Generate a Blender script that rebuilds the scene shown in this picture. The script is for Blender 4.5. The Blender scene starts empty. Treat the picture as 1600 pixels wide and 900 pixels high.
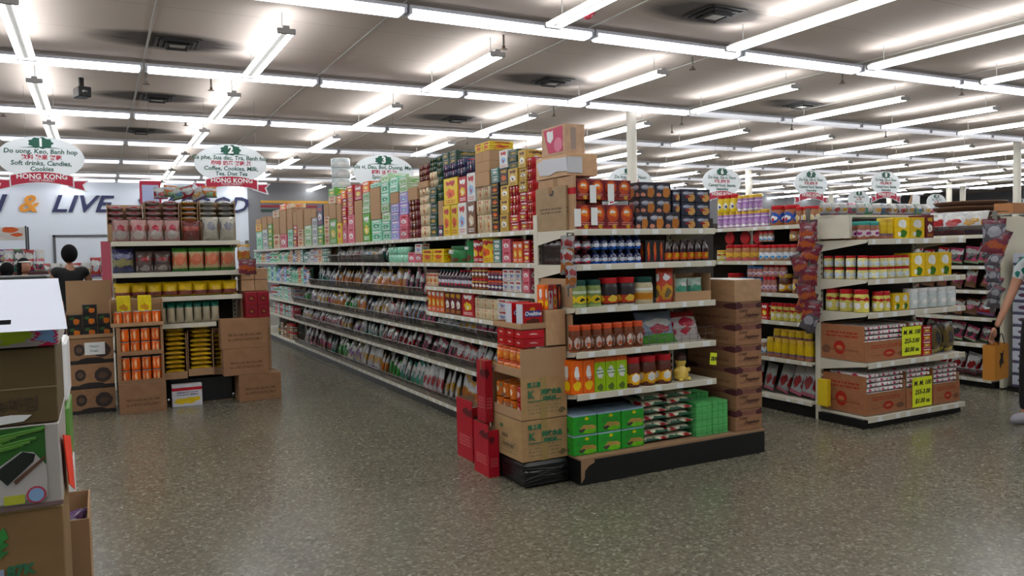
import bpy, bmesh, math, random
from mathutils import Vector, Matrix
PI = math.pi
C = bpy.context.scene.collection
random.seed(7)

# ------------------------------------------------------------------ camera, world, exposure
CAM_Z, FOC = 1.6, 1233.7
YAW, PITCH, ROLL = 0.48307, 0.04495, -0.02177
f_ = Vector((math.sin(YAW)*math.cos(PITCH), math.cos(YAW)*math.cos(PITCH), -math.sin(PITCH)))
r_ = Vector((math.cos(YAW), -math.sin(YAW), 0)); u_ = r_.cross(f_)
R2 = r_*math.cos(ROLL)+u_*math.sin(ROLL); U2 = -r_*math.sin(ROLL)+u_*math.cos(ROLL)
cam_d = bpy.data.cameras.new('camera'); cam = bpy.data.objects.new('camera', cam_d); C.objects.link(cam)
cam_d.sensor_width = 36; cam_d.lens = 36*FOC/1600; cam_d.clip_start = 0.05; cam_d.clip_end = 200
cam.matrix_world = Matrix(((R2.x, U2.x, -f_.x, 0), (R2.y, U2.y, -f_.y, 0), (R2.z, U2.z, -f_.z, CAM_Z), (0, 0, 0, 1)))
bpy.context.scene.camera = cam
world = bpy.data.worlds.new('world'); bpy.context.scene.world = world; world.use_nodes = True
world.node_tree.nodes['Background'].inputs[0].default_value = (0.9, 0.95, 1, 1)
world.node_tree.nodes['Background'].inputs[1].default_value = 0.02
vs = bpy.context.scene.view_settings
vs.view_transform = 'Standard'; vs.look = 'None'; vs.gamma = 1; vs.use_curve_mapping = False
vs.exposure = 0.0
TUBE, STRIP_ON, STRIP_MID, STRIP_DIM = 19.0, 3.0, 1.2, 0.5
CEIL = 4.36

def ray(u, v):
    return R2*((u-800)/FOC) - U2*((v-450)/FOC) + f_
def PY(u, v, Y):                      # point seen at a pixel on the plane y = Y
    d = ray(u, v); t = Y/d.y; return Vector((d.x*t, Y, CAM_Z+d.z*t))
def PX(u, v, X):
    d = ray(u, v); t = X/d.x; return Vector((X, d.y*t, CAM_Z+d.z*t))
def PZ(u, v, Z):
    d = ray(u, v); t = (Z-CAM_Z)/d.z; return Vector((d.x*t, d.y*t, Z))

# ------------------------------------------------------------------ materials
def s2l(c):
    return tuple(((x/12.92) if x <= .04045 else ((x+.055)/1.055)**2.4) for x in c)
def col(r, g, b): return (*s2l((r/255, g/255, b/255)), 1)
class NT:
    def __init__(s, name):
        s.m = bpy.data.materials.new(name); s.m.use_nodes = True; s.t = s.m.node_tree; s.n = s.t.nodes
        s.b = s.n['Principled BSDF']; s.out = s.n['Material Output']
    def put(s, sock, v):
        if isinstance(v, (int, float)): sock.default_value = v
        elif isinstance(v, tuple): sock.default_value = v
        else: s.t.links.new(v, sock)
    def M(s, op, a, b=0.0, c=None):
        n = s.n.new('ShaderNodeMath'); n.operation = op; s.put(n.inputs[0], a); s.put(n.inputs[1], b)
        if c is not None: s.put(n.inputs[2], c)
        return n.outputs[0]
    def mix(s, f, a, b):
        n = s.n.new('ShaderNodeMix'); n.data_type = 'RGBA'
        s.put(n.inputs[0], f); s.put(n.inputs[6], a); s.put(n.inputs[7], b); return n.outputs[2]
    def tex(s, kind, vec, **kw):
        n = s.n.new('ShaderNodeTex'+kind)
        if vec is not None: s.put(n.inputs['Vector'], vec)
        for k, v in kw.items(): n.inputs[k.replace('_', ' ')].default_value = v
        return n
    def rng(s, v, a, b):
        return s.M('MULTIPLY', s.M('GREATER_THAN', v, a), s.M('LESS_THAN', v, b))
    def bump(s, h, strength, dist=.01):
        n = s.n.new('ShaderNodeBump'); n.inputs['Strength'].default_value = strength; n.inputs['Distance'].default_value = dist
        s.put(n.inputs['Height'], h); s.t.links.new(n.outputs[0], s.b.inputs['Normal'])
def plain(name, c, rough=.5, metal=0, spec=.5, noise=0, nscale=8):
    t = NT(name); t.b.inputs['Roughness'].default_value = rough; t.b.inputs['Metallic'].default_value = metal
    t.b.inputs['Specular IOR Level'].default_value = spec
    if noise:
        tc = t.n.new('ShaderNodeTexCoord'); n = t.tex('Noise', tc.outputs['Object'], Scale=nscale, Detail=4.0)
        d = tuple(x*(1-noise) for x in c[:3])+(1,); l = tuple(min(1, x*(1+noise)) for x in c[:3])+(1,)
        t.put(t.b.inputs['Base Color'], t.mix(n.outputs[0], d, l))
    else: t.b.inputs['Base Color'].default_value = c
    return t.m
def glow(name, c, st):
    t = NT(name); t.b.inputs['Base Color'].default_value = (.8, .8, .8, 1)
    t.b.inputs['Emission Color'].default_value = c; t.b.inputs['Emission Strength'].default_value = st
    return t.m
PM = {}
def pm(name, base, bands=(), blobs=(), txt=(), rough=.4, crinkle=0, coat=0, speck=None, metal=0, warp=(.22, 4.0)):
    """printed packaging: bands, round marks and lines of small print on the object's own box"""
    if name in PM: return PM[name]
    t = NT('printed_'+name); tc = t.n.new('ShaderNodeTexCoord')
    sp = t.n.new('ShaderNodeSeparateXYZ'); t.t.links.new(tc.outputs['Generated'], sp.inputs[0])
    nn = t.n.new('ShaderNodeSeparateXYZ'); t.t.links.new(tc.outputs['Normal'], nn.inputs[0])
    side = t.M('GREATER_THAN', t.M('ABSOLUTE', nn.outputs[0]), .75)
    h = t.M('ADD', t.M('MULTIPLY', sp.outputs[0], t.M('SUBTRACT', 1.0, side)), t.M('MULTIPLY', sp.outputs[1], side))
    z0_ = sp.outputs[2]; hr, z = h, z0_
    no0 = t.tex('Noise', tc.outputs['Generated'], Scale=warp[1], Detail=3.0); sc_ = t.n.new('ShaderNodeSeparateColor'); t.t.links.new(no0.outputs['Color'], sc_.inputs[0])
    hb = t.M('ADD', h, t.M('MULTIPLY', t.M('SUBTRACT', sc_.outputs[0], .5), warp[0])); zb = t.M('ADD', z, t.M('MULTIPLY', t.M('SUBTRACT', sc_.outputs[1], .5), warp[0]))
    c = base
    if speck:
        v = t.tex('Voronoi', tc.outputs['Generated'], Scale=speck[1])
        ss = t.n.new('ShaderNodeSeparateColor'); t.t.links.new(v.outputs['Color'], ss.inputs[0])
        c = t.mix(t.M('GREATER_THAN', ss.outputs[0], speck[2] if len(speck) > 2 else .55), c, speck[0])
    for a, b, k in bands: c = t.mix(t.rng(z, a, b), c, k)
    for cx, cz, rx, rz, k in blobs:
        e = t.M('ADD', t.M('POWER', t.M('DIVIDE', t.M('ABSOLUTE', t.M('SUBTRACT', hb, cx)), rx), 2.0),
                t.M('POWER', t.M('DIVIDE', t.M('ABSOLUTE', t.M('SUBTRACT', zb, cz)), rz), 2.0))
        c = t.mix(t.M('LESS_THAN', e, 1.0), c, k)
    for a, b, n, k in txt:
        ln = t.M('GREATER_THAN', t.M('FRACT', t.M('MULTIPLY', t.M('SUBTRACT', z, a), n/(b-a))), .45)
        nz = t.n.new('ShaderNodeCombineXYZ'); t.put(nz.inputs[0], t.M('MULTIPLY', h, 26.0)); t.put(nz.inputs[1], t.M('FLOOR', t.M('MULTIPLY', z, 14.0)))
        no = t.tex('Noise', nz.outputs[0], Scale=1.0, Detail=1.0)
        msk = t.M('MULTIPLY', t.M('MULTIPLY', ln, t.rng(z, a, b)), t.M('MULTIPLY', t.M('GREATER_THAN', no.outputs[0], .48), t.rng(h, .14, .86)))
        c = t.mix(msk, c, k)
    oi = t.n.new('ShaderNodeObjectInfo'); hs = t.n.new('ShaderNodeHueSaturation'); t.put(hs.inputs['Color'], c); hs.inputs['Saturation'].default_value = 1.12
    t.put(hs.inputs['Value'], t.M('ADD', t.M('MULTIPLY_ADD', oi.outputs['Random'], .3, .82), t.M('MULTIPLY', t.M('SUBTRACT', sc_.outputs[2], .5), .5)))
    t.put(t.b.inputs['Base Color'], hs.outputs[0])
    t.b.inputs['Roughness'].default_value = rough; t.b.inputs['Coat Weight'].default_value = coat; t.b.inputs['Coat Roughness'].default_value = .15
    t.b.inputs['Metallic'].default_value = metal
    if crinkle:
        no = t.tex('Noise', tc.outputs['Object'], Scale=14.0, Detail=3.0, Distortion=1.5)
        t.bump(no.outputs[0], crinkle, .04)
    PM[name] = t.m; return t.m

W_, K_ = col(225, 225, 222), col(22, 21, 22)
RED, DRED, ORG, YEL, GRN, DGRN, BLU, TEAL, PUR, PNK = (col(175, 28, 38), col(96, 22, 30), col(216, 92, 30), col(222, 190, 40),
    col(60, 140, 55), col(24, 62, 44), col(45, 70, 150), col(60, 150, 135), col(150, 105, 165), col(205, 110, 125))
TAN, BRN, GOLD, BEI, GRY = col(168, 132, 98), col(92, 58, 38), col(190, 150, 60), col(205, 190, 160), col(150, 150, 150)
LGRN, MINT, SKY, LILAC = col(150, 200, 110), col(150, 205, 180), col(140, 175, 210), col(175, 160, 215)
enamel = plain('cream_enamel', col(205, 200, 182), .4, noise=.06)
enamel_grey = plain('grey_enamel', col(150, 150, 140), .45, noise=.06)
shelf_dark = plain('shelf_underside_steel', col(120, 118, 108), .6)
backp = plain('brown_backboard', col(46, 41, 37), .8, noise=.1)
black = plain('black_plinth', col(16, 16, 17), .35, noise=.2)
blackplastic = plain('black_shrink_film', col(14, 14, 15), .18)
white = plain('white_plastic', col(232, 232, 232), .4)
steel = plain('steel_wire', col(120, 118, 112), .35, .8)
tagm = plain('tag_paper', col(226, 228, 226), .6)
cardboard = plain('brown_cardboard', col(170, 134, 98), .8, noise=.06)
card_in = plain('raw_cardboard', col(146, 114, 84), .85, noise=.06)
neon = plain('fluorescent_yellow_card', col(224, 236, 40), .6)
ink = plain('black_ink', col(25, 25, 30), .6)
redink = plain('red_ink', col(176, 30, 60), .6)
greenink = plain('green_ink', col(22, 84, 66), .6)

# ------------------------------------------------------------------ mesh helpers
def mesh_obj(name, bm, mat, parent=None, smooth=None):
    me = bpy.data.meshes.new(name); bmesh.ops.recalc_face_normals(bm, faces=bm.faces); bm.to_mesh(me); bm.free()
    if mat is not None:
        for m_ in (mat if isinstance(mat, (list, tuple)) else [mat]): me.materials.append(m_)
    if smooth:
        for p in me.polygons: p.use_smooth = True
        if smooth is not True: me.set_sharp_from_angle(angle=math.radians(smooth))
    o = bpy.data.objects.new(name, me); C.objects.link(o)
    if parent: o.parent = parent
    return o
def bx(bm, x0, x1, y0, y1, z0, z1, bev=0, mi=0):
    g = bmesh.ops.create_cube(bm, size=1.0); vv = g['verts']
    for v in vv: v.co = Vector(((x0+x1)/2+v.co.x*(x1-x0), (y0+y1)/2+v.co.y*(y1-y0), (z0+z1)/2+v.co.z*(z1-z0)))
    fs = {f for v in vv for f in v.link_faces}
    for f in fs: f.material_index = mi
    if bev:
        bmesh.ops.bevel(bm, geom=list({e for f in fs for e in f.edges}), offset=bev, segments=1, affect='EDGES')
def box(name, x0, x1, y0, y1, z0, z1, mat, parent=None, bev=0):
    bm = bmesh.new(); bx(bm, x0, x1, y0, y1, z0, z1, bev); return mesh_obj(name, bm, mat, parent)
def lathe(name, prof, mat, parent=None, n=14, sharp=40):
    bm = bmesh.new(); rings = []
    for r, z in prof:
        rings.append([bm.verts.new((r*math.cos(2*PI*i/n), r*math.sin(2*PI*i/n), z)) for i in range(n)] if r > 1e-6 else [bm.verts.new((0, 0, z))])
    for a, b in zip(rings, rings[1:]):
        for i in range(n):
            j = (i+1) % n
            if len(a) == 1: bm.faces.new((a[0], b[j], b[i]))
            elif len(b) == 1: bm.faces.new((a[i], a[j], b[0]))
            else: bm.faces.new((a[i], a[j], b[j], b[i]))
    for rg in (rings[0], rings[-1]):
        if len(rg) > 1: bm.faces.new(rg)
    return mesh_obj(name, bm, mat, parent, sharp)
def tube(bm, a, b, r, n=6):
    a, b = Vector(a), Vector(b); d = (b-a).normalized(); s = d.orthogonal().normalized(); t = d.cross(s)
    R = [[bm.verts.new(p+(s*math.cos(2*PI*i/n)+t*math.sin(2*PI*i/n))*r) for i in range(n)] for p in (a, b)]
    for i in range(n): bm.faces.new((R[0][i], R[0][(i+1) % n], R[1][(i+1) % n], R[1][i]))
    bm.faces.new(R[0]); bm.faces.new(R[1])
def prism(name, pts, y0, y1, mat, parent=None):            # outline in x,z extruded along y
    bm = bmesh.new(); a = [bm.verts.new((x, y0, z)) for x, z in pts]; b = [bm.verts.new((x, y1, z)) for x, z in pts]
    bm.faces.new(a); bm.faces.new(b); n = len(pts)
    for i in range(n): bm.faces.new((a[i], a[(i+1) % n], b[(i+1) % n], b[i]))
    return mesh_obj(name, bm, mat, parent)
def thing(name, loc=(0, 0, 0), rz=0, label=None, cat=None, group=None):
    o = bpy.data.objects.new(name, None); o.empty_display_size = .05; C.objects.link(o); o.location = loc; o.rotation_euler = (0, 0, rz)
    if label: tag(o, label, cat, group)
    return o
LABELS = {}
def tag(o, label, cat, group=None):
    n = len(label.replace('-', ' ').split())
    if not 4 <= len(label.split()) <= 16: print('LABEL LENGTH', label)
    o['label'] = label; o['category'] = cat
    if group: o['group'] = group
    LABELS[label] = LABELS.get(label, 0)+1
def struct(o): o['kind'] = 'structure'; return o
def children(o): return [c for c in C.objects if c.parent == o]
KIDS = {}
def copy_tree(o, parent=None):
    c = o.copy(); C.objects.link(c); c.parent = parent
    for ch in KIDS.get(o.name, ()): copy_tree(ch, c)
    return c
def remember(root):                                        # child lists for quick copying
    for ch in root.children:
        KIDS.setdefault(root.name, []).append(ch); remember(ch)
def text(name, body, size, mat, loc, rot=(PI/2, 0, 0), parent=None, shear=0, ext=.001, align='CENTER', bold=0):
    cu = bpy.data.curves.new(name, 'FONT'); cu.body = body; cu.size = size; cu.shear = shear; cu.extrude = ext
    cu.align_x = align; cu.align_y = 'CENTER'; cu.resolution_u = 2; cu.offset = bold
    t = bpy.data.objects.new(name, cu); C.objects.link(t); dg = bpy.context.evaluated_depsgraph_get()
    me = bpy.data.meshes.new_from_object(t.evaluated_get(dg)); me.materials.clear(); me.materials.append(mat)
    C.objects.unlink(t); bpy.data.objects.remove(t)
    o = bpy.data.objects.new(name, me); C.objects.link(o); o.location = loc; o.rotation_euler = rot
    if parent: o.parent = parent
    return o
ORD = ['zeroth', 'first', 'second', 'third', 'fourth', 'fifth', 'sixth', 'seventh', 'eighth', 'ninth', 'tenth', 'eleventh', 'twelfth',
       'thirteenth', 'fourteenth', 'fifteenth', 'sixteenth', 'seventeenth', 'eighteenth', 'nineteenth']
TENS = {2: 'twenty', 3: 'thirty', 4: 'forty', 5: 'fifty', 6: 'sixty', 7: 'seventy', 8: 'eighty', 9: 'ninety'}
def ordw(i):
    if i < 20: return ORD[i]
    t, r = divmod(i, 10)
    return (TENS[t][:-1]+'ieth') if r == 0 else TENS[t]+'-'+ORD[r]
def layerw(i, n):
    if n == 1: return ''
    if n == 2: return ('lower row', 'upper row')[i]
    if i == 0: return 'bottom row'
    if i == n-1: return 'top row'
    return ordw(i+1)+' row up'

# ------------------------------------------------------------------ the room
X0, X1, Y0, Y1 = -9.0, 44.0, -7.0, 30.0
def floor_mat():
    t = NT('polished_aggregate_floor'); tc = t.n.new('ShaderNodeTexCoord'); v = tc.outputs['Object']
    a = t.tex('Noise', v, Scale=.9, Detail=5.0, Roughness=.6); b = t.tex('Voronoi', v, Scale=60.0); n2 = t.tex('Noise', v, Scale=30.0, Detail=3.0)
    c = t.mix(a.outputs[0], col(92, 89, 76), col(118, 113, 96))
    s = t.n.new('ShaderNodeSeparateColor'); t.t.links.new(b.outputs['Color'], s.inputs[0])
    c = t.mix(t.M('MULTIPLY', t.M('GREATER_THAN', s.outputs[0], .82), .4), c, col(160, 156, 134))
    c = t.mix(t.M('MULTIPLY', t.M('LESS_THAN', s.outputs[0], .16), .45), c, col(56, 54, 42))
    t.put(t.b.inputs['Base Color'], c)
    r = t.M('MULTIPLY_ADD', n2.outputs[0], .22, .13); t.put(t.b.inputs['Roughness'], r)
    t.b.inputs['Specular IOR Level'].default_value = .45
    st = t.tex('Noise', v, Scale=5.0, Detail=3.0); t.bump(t.M('ADD', st.outputs[0], t.M('MULTIPLY', n2.outputs[0], .1)), .035, .02)
    return t.m
struct(box('floor', X0, X1, Y0, Y1, -.1, 0, floor_mat()))
VENTS = [(1.02, 10.95), (1.02, 14.75), (.95, 18.6), (6.55, 7.2), (6.65, 11.1), (6.65, 14.9), (12.3, 11.1), (-4.6, 12.2)]
def ceil_mat():
    t = NT('sooty_ceiling_panels'); tc = t.n.new('ShaderNodeTexCoord'); v = tc.outputs['Object']
    n = t.tex('Noise', v, Scale=.5, Detail=4.0); c = t.mix(n.outputs[0], col(182, 166, 158), col(200, 187, 178))
    s = t.n.new('ShaderNodeSeparateXYZ'); t.t.links.new(v, s.inputs[0])
    streak = t.n.new('ShaderNodeMapping'); streak.inputs['Scale'].default_value = (.6, 5, 1); t.t.links.new(v, streak.inputs[0])
    sn = t.tex('Noise', streak.outputs[0], Scale=1.0, Detail=3.0)
    for k, p in ((1.22, sn),):
        pass
    d = None
    for x, y in VENTS:
        e = t.M('ADD', t.M('POWER', t.M('ABSOLUTE', t.M('DIVIDE', t.M('SUBTRACT', s.outputs[0], x-.1), 1.0)), 2.0),
                t.M('POWER', t.M('ABSOLUTE', t.M('DIVIDE', t.M('SUBTRACT', s.outputs[1], y), .5)), 2.0))
        g = t.M('MAXIMUM', t.M('SUBTRACT', 1.0, e), 0.0); d = g if d is None else t.M('MAXIMUM', d, g)
    m = t.M('MINIMUM', t.M('MULTIPLY', d, t.M('MULTIPLY_ADD', sn.outputs[0], 2.6, .2)), .9)
    c = t.mix(t.M('MAXIMUM', m, 0.0), c, col(45, 36, 34))
    fy = t.M('FRACT', t.M('DIVIDE', t.M('ADD', s.outputs[1], .3), 1.22))
    c = t.mix(t.M('MULTIPLY', t.M('LESS_THAN', fy, .012), .35), c, col(90, 82, 78))
    t.put(t.b.inputs['Base Color'], c); t.b.inputs['Roughness'].default_value = .9
    return t.m
struct(box('ceiling', X0, X1, Y0, Y1, CEIL, CEIL+.1, ceil_mat()))
wall_w = plain('white_painted_wall', col(206, 212, 222), .6, noise=.03, nscale=1)
wall_g = plain('grey_painted_wall', col(112, 112, 116), .7, noise=.05, nscale=1)
struct(box('wall_back', X0, 4.95, Y1, Y1+.15, 0, CEIL, wall_w))
struct(box('wall_back_right', 4.95, X1, Y1, Y1+.15, 0, CEIL, wall_g))
struct(box('wall_left', X0-.15, X0, Y0, Y1, 0, CEIL, wall_w))
struct(box('wall_right', X1, X1+.15, Y0, Y1, 0, CEIL, wall_g))
struct(box('wall_front', X0, X1, Y0-.15, Y0, 0, CEIL, wall_w))
bm = bmesh.new()
for i in range(20):
    x = .68+2.42*(i-3)
    if X0 < x < X1: bx(bm, x-.014, x+.014, Y0, Y1, CEIL-.012, CEIL)
struct(mesh_obj('trim_1', bm, plain('ceiling_batten', col(176, 172, 166), .5)))
bm = bmesh.new()                                            # outline of a service door in the back wall
bx(bm, -1.25, -1.17, Y1-.04, Y1, 0, 2.5); bx(bm, -1.25, 2.2, Y1-.04, Y1, 2.42, 2.5); bx(bm, 2.12, 2.2, Y1-.04, Y1, 0, 2.5)
struct(mesh_obj('trim_2', bm, plain('dark_door_frame', col(80, 82, 86), .5)))
struct(box('door_1', -1.17, 2.12, Y1-.02, Y1, 0, 2.42, wall_w))
for i, (zz, cc) in enumerate(((3.66, col(190, 140, 40)), (3.5, col(130, 30, 40)), (3.34, col(30, 60, 45)))):
    struct(box('trim_%d' % (3+i), 5.4, 8.6, Y1-.03, Y1, zz-.045, zz+.045, plain('wall_stripe_%s' % ('gold', 'red', 'green')[i], cc, .5)))

# wall lettering, each word raised from the wall
navy = plain('navy_letter_enamel', col(28, 32, 74), .4); orgm = plain('orange_letter_enamel', col(214, 140, 40), .4)
def word(name, body, xl, mat, label, size=.78, sh=.3):
    o = text(name, body, size, mat, (xl, Y1-.03, 3.5), (PI/2, 0, 0), None, sh, .03, 'LEFT', .012); tag(o, label, 'lettering', 'lettering on the back wall')
    return o
word('wall_word', 'FRESH', -5.35, navy, 'navy raised word ending in H at the left picture edge').scale = (1.28, 1, 1)
word('wall_word', '&', -2.2, orgm, 'orange ampersand raised on the white back wall').scale = (1.1, 1, 1)
word('wall_word', 'LIVE', -1.28, navy, 'navy slanted word LIVE raised on the white back wall').scale = (1.2, 1, 1)
word('wall_word', 'SEAFOOD', 1.2, navy, 'navy slanted word half hidden behind the pink snack bags').scale = (1.06, 1, 1)

# ------------------------------------------------------------------ lamps
tube_m = glow('fluorescent_tube', (.93, .98, 1, 1), TUBE)
house = plain('lamp_housing', col(150, 146, 142), .5)
def make_fixture():
    r = thing('fluorescent_fixture')
    bm = bmesh.new(); bx(bm, -.035, .035, -1.22, 1.22, -.03, .03, .005)
    for y in (-1.0, 1.0): tube(bm, (0, y, .03), (0, y, .235), .006)
    mesh_obj('housing', bm, house, r)
    for s in (-1, 1):
        bm = bmesh.new(); tube(bm, (s*.07, -1.18, -.03), (s*.07, 1.18, -.03), .028, 8); mesh_obj('tube', bm, tube_m, r, 60)
    for y in (-1.2, 1.2):
        bm = bmesh.new(); bx(bm, -.1, .1, y-.02, y+.02, -.06, .0, .004); mesh_obj('lamp_holder', bm, house, r)
    remember(r); return r
fx0 = make_fixture(); first = True
for iy in range(-2, 7):
    for ix in range(-2, 15):
        x = -.66+2.62*ix; y = 6.42+3.76*iy
        if y > 29 or x > 40: continue
        if iy >= 1 and x < -3.5-0*y: continue
        if x > 14 and iy < 0: continue
        o = fx0 if first else copy_tree(fx0); first = False
        o.location = (x, y, 4.13)
        tag(o, 'twin tube ceiling lamp, %s in its row from left, %s row from the front wall' % (ordw(ix+3), ordw(iy+3)), 'ceiling lamp', 'twin tube ceiling lamps along the aisles')
refl = plain('strip_reflector', col(190, 192, 200), .35)
def make_strip(nm, st):
    r = thing('strip_light')
    bm = bmesh.new(); bx(bm, -1.195, 1.195, -.095, .095, .035, .06, .004)
    for s in (-1, 1): bx(bm, -1.195, 1.195, s*.095-.004, s*.095+.004, .02, .05)
    bx(bm, -1.195, -1.165, -.09, .09, -.03, .035); bx(bm, 1.165, 1.195, -.09, .09, -.03, .035)
    mesh_obj('reflector', bm, refl, r)
    bm = bmesh.new(); bx(bm, -1.163, 1.163, -.088, .088, -.05, .034, .02)
    mesh_obj('diffuser', bm, glow('strip_diffuser_'+nm, (.9, .9, 1, 1), st), r)
    remember(r); return r
strips = {}
for j, y in enumerate([.67, 4.45, 8.27, 12.12, 16.1, 19.85, 23.6, 27.4, 29.2]):
    for i in range(-3, 16):
        x = .68+2.42*i+1.21
        if x > 40: continue
        if j == 2: k = 'mid' if i in (4,) else 'on'
        elif j == 3: k = 'on' if i < 4 else 'dim'
        elif j == 4: k = 'on' if i < 4 else 'dim'
        elif j < 2: k = 'on'
        else: k = 'mid' if i < 2 else 'dim'
        if j == 8:
            if i > 1: continue
            k = 'on'
        if k not in strips: strips[k] = o = make_strip(k, {'on': STRIP_ON, 'mid': STRIP_MID, 'dim': STRIP_DIM}[k])
        else: o = copy_tree(strips[k])
        o.location = (x, y, 4.25)
        tag(o, '%s white strip light, %s from left, %s continuous line from the front wall' % ({'on': 'bright', 'mid': 'half lit', 'dim': 'dim'}[k], ordw(i+4), ordw(j+1)), 'strip light', 'strip lights in long ceiling lines')

# ceiling vents, camera, sprinklers, emergency lamp
ventm = plain('sooty_vent_metal', col(40, 36, 36), .6); vin = plain('vent_core', col(165, 160, 155), .5)
def make_vent():
    r = thing('ceiling_vent'); bm = bmesh.new()
    for k, s in enumerate((.25, .19, .13)):
        z = -.015-.02*k
        for a in (0, 1):
            for q in (-1, 1):
                if a: bx(bm, q*s-.02, q*s+.02, -s, s, z, z+.02)
                else: bx(bm, -s, s, q*s-.02, q*s+.02, z, z+.02)
    mesh_obj('frame', bm, ventm, r); box('damper', -.1, .1, -.1, .1, -.05, 0, vin, r, .01)
    for q in (-.14, .14): box('louvre', -.13, .13, q-.01, q+.01, -.07, 0, ventm, r)
    remember(r); return r
v0 = make_vent()
wv = ['left of the second aisle sign, nearest', 'left of the second aisle sign, middle one', 'left of the second aisle sign, farthest', 'nearest, above the carton tower', 'behind the twin lamp left of the tall post', 'above the third aisle sign', 'far to the right beyond the tall post', 'left of the first aisle sign']
for k, (x, y) in enumerate(VENTS):
    o = v0 if k == 0 else copy_tree(v0); o.location = (x, y, CEIL); tag(o, 'sooty square ceiling vent '+wv[k], 'ceiling vent', 'ceiling vents')
r = thing('security_camera', (-.1, 13.6, CEIL), .3, 'small black security camera under the ceiling at upper left', 'camera')
box('mount', -.03, .03, -.03, .03, -.16, 0, black, r); box('camera_body', -.09, .09, -.16, .1, -.3, -.15, black, r, .01); lathe('lens', [(0, 0), (.04, 0), (.04, .03), (0, .03)], steel, r).location = (0, -.16, -.24)
r = thing('emergency_lamp', (5.13, 7.75, CEIL), .2, 'pinkish red emergency lamp on the ceiling beside a twin tube lamp', 'emergency lamp')
box('base_plate', -.09, .09, -.04, .04, -.03, 0, plain('red_lamp_plastic', col(205, 60, 80), .4), r, .008); lathe('lamp_dome', [(.0, -.09), (.04, -.085), (.06, -.05), (.06, -.03), (0, -.03)], bpy.data.materials['red_lamp_plastic'], r)
sp0 = None
for k, (u, v) in enumerate([(228, 127), (330, 137), (290, 193), (787, 72), (1082, 104), (1316, 126), (1503, 145), (865, 178), (1237, 200), (1384, 212), (1065, 192), (5, 178), (1050, 205), (730, 222)]):
    p = PZ(u, v, CEIL-.14)
    if sp0 is None:
        r = thing('sprinkler_head'); bm = bmesh.new(); tube(bm, (0, 0, -.14), (0, 0, 0), .014); mesh_obj('drop_pipe', bm, steel, r)
        lathe('deflector', [(.0, -.19), (.05, -.185), (.05, -.18), (.02, -.17), (.022, -.14), (0, -.135)], plain('dull_brass', col(90, 74, 60), .4, .6), r, 10); remember(r); sp0 = r; o = r
    else: o = copy_tree(sp0)
    o.location = (p.x, p.y, CEIL)
    tag(o, 'small sprinkler head below ceiling, %s counted from the left' % ordw({11: 1, 0: 2, 2: 3, 1: 4, 13: 5, 3: 6, 7: 7, 12: 8, 10: 9, 4: 10, 8: 11, 5: 12, 9: 13, 6: 14}[k]), 'sprinkler', 'ceiling sprinklers')

# posts
postm = plain('cream_post_paint', col(214, 208, 194), .4, noise=.03)
for k, (x, y, w) in enumerate([(9.13, 12.36, 'behind the red cartons of the nearest display'), (21.9, 12.5, 'at the right picture edge'), (20.7, 21.1, 'beside the purple canisters'),
        (31.85, 27.0, 'right of the sixth aisle sign'), (34, 25.4, 'behind the seventh aisle sign'), (34.2, 22.5, 'left one of the distant pair'), (35.2, 22.5, 'right one of the distant pair')]):
    r = thing('support_post', (x, y, 0), 0, 'round cream steel ceiling post '+w, 'post', 'steel roof posts')
    lathe('shaft', [(.095 if y < 20 else .12, .012), (.095 if y < 20 else .12, CEIL-.012)], postm, r, 20); box('base_plate', -.2, .2, -.2, .2, 0, .012, postm, r); box('top_plate', -.18, .18, -.18, .18, CEIL-.012, CEIL, postm, r)

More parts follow.
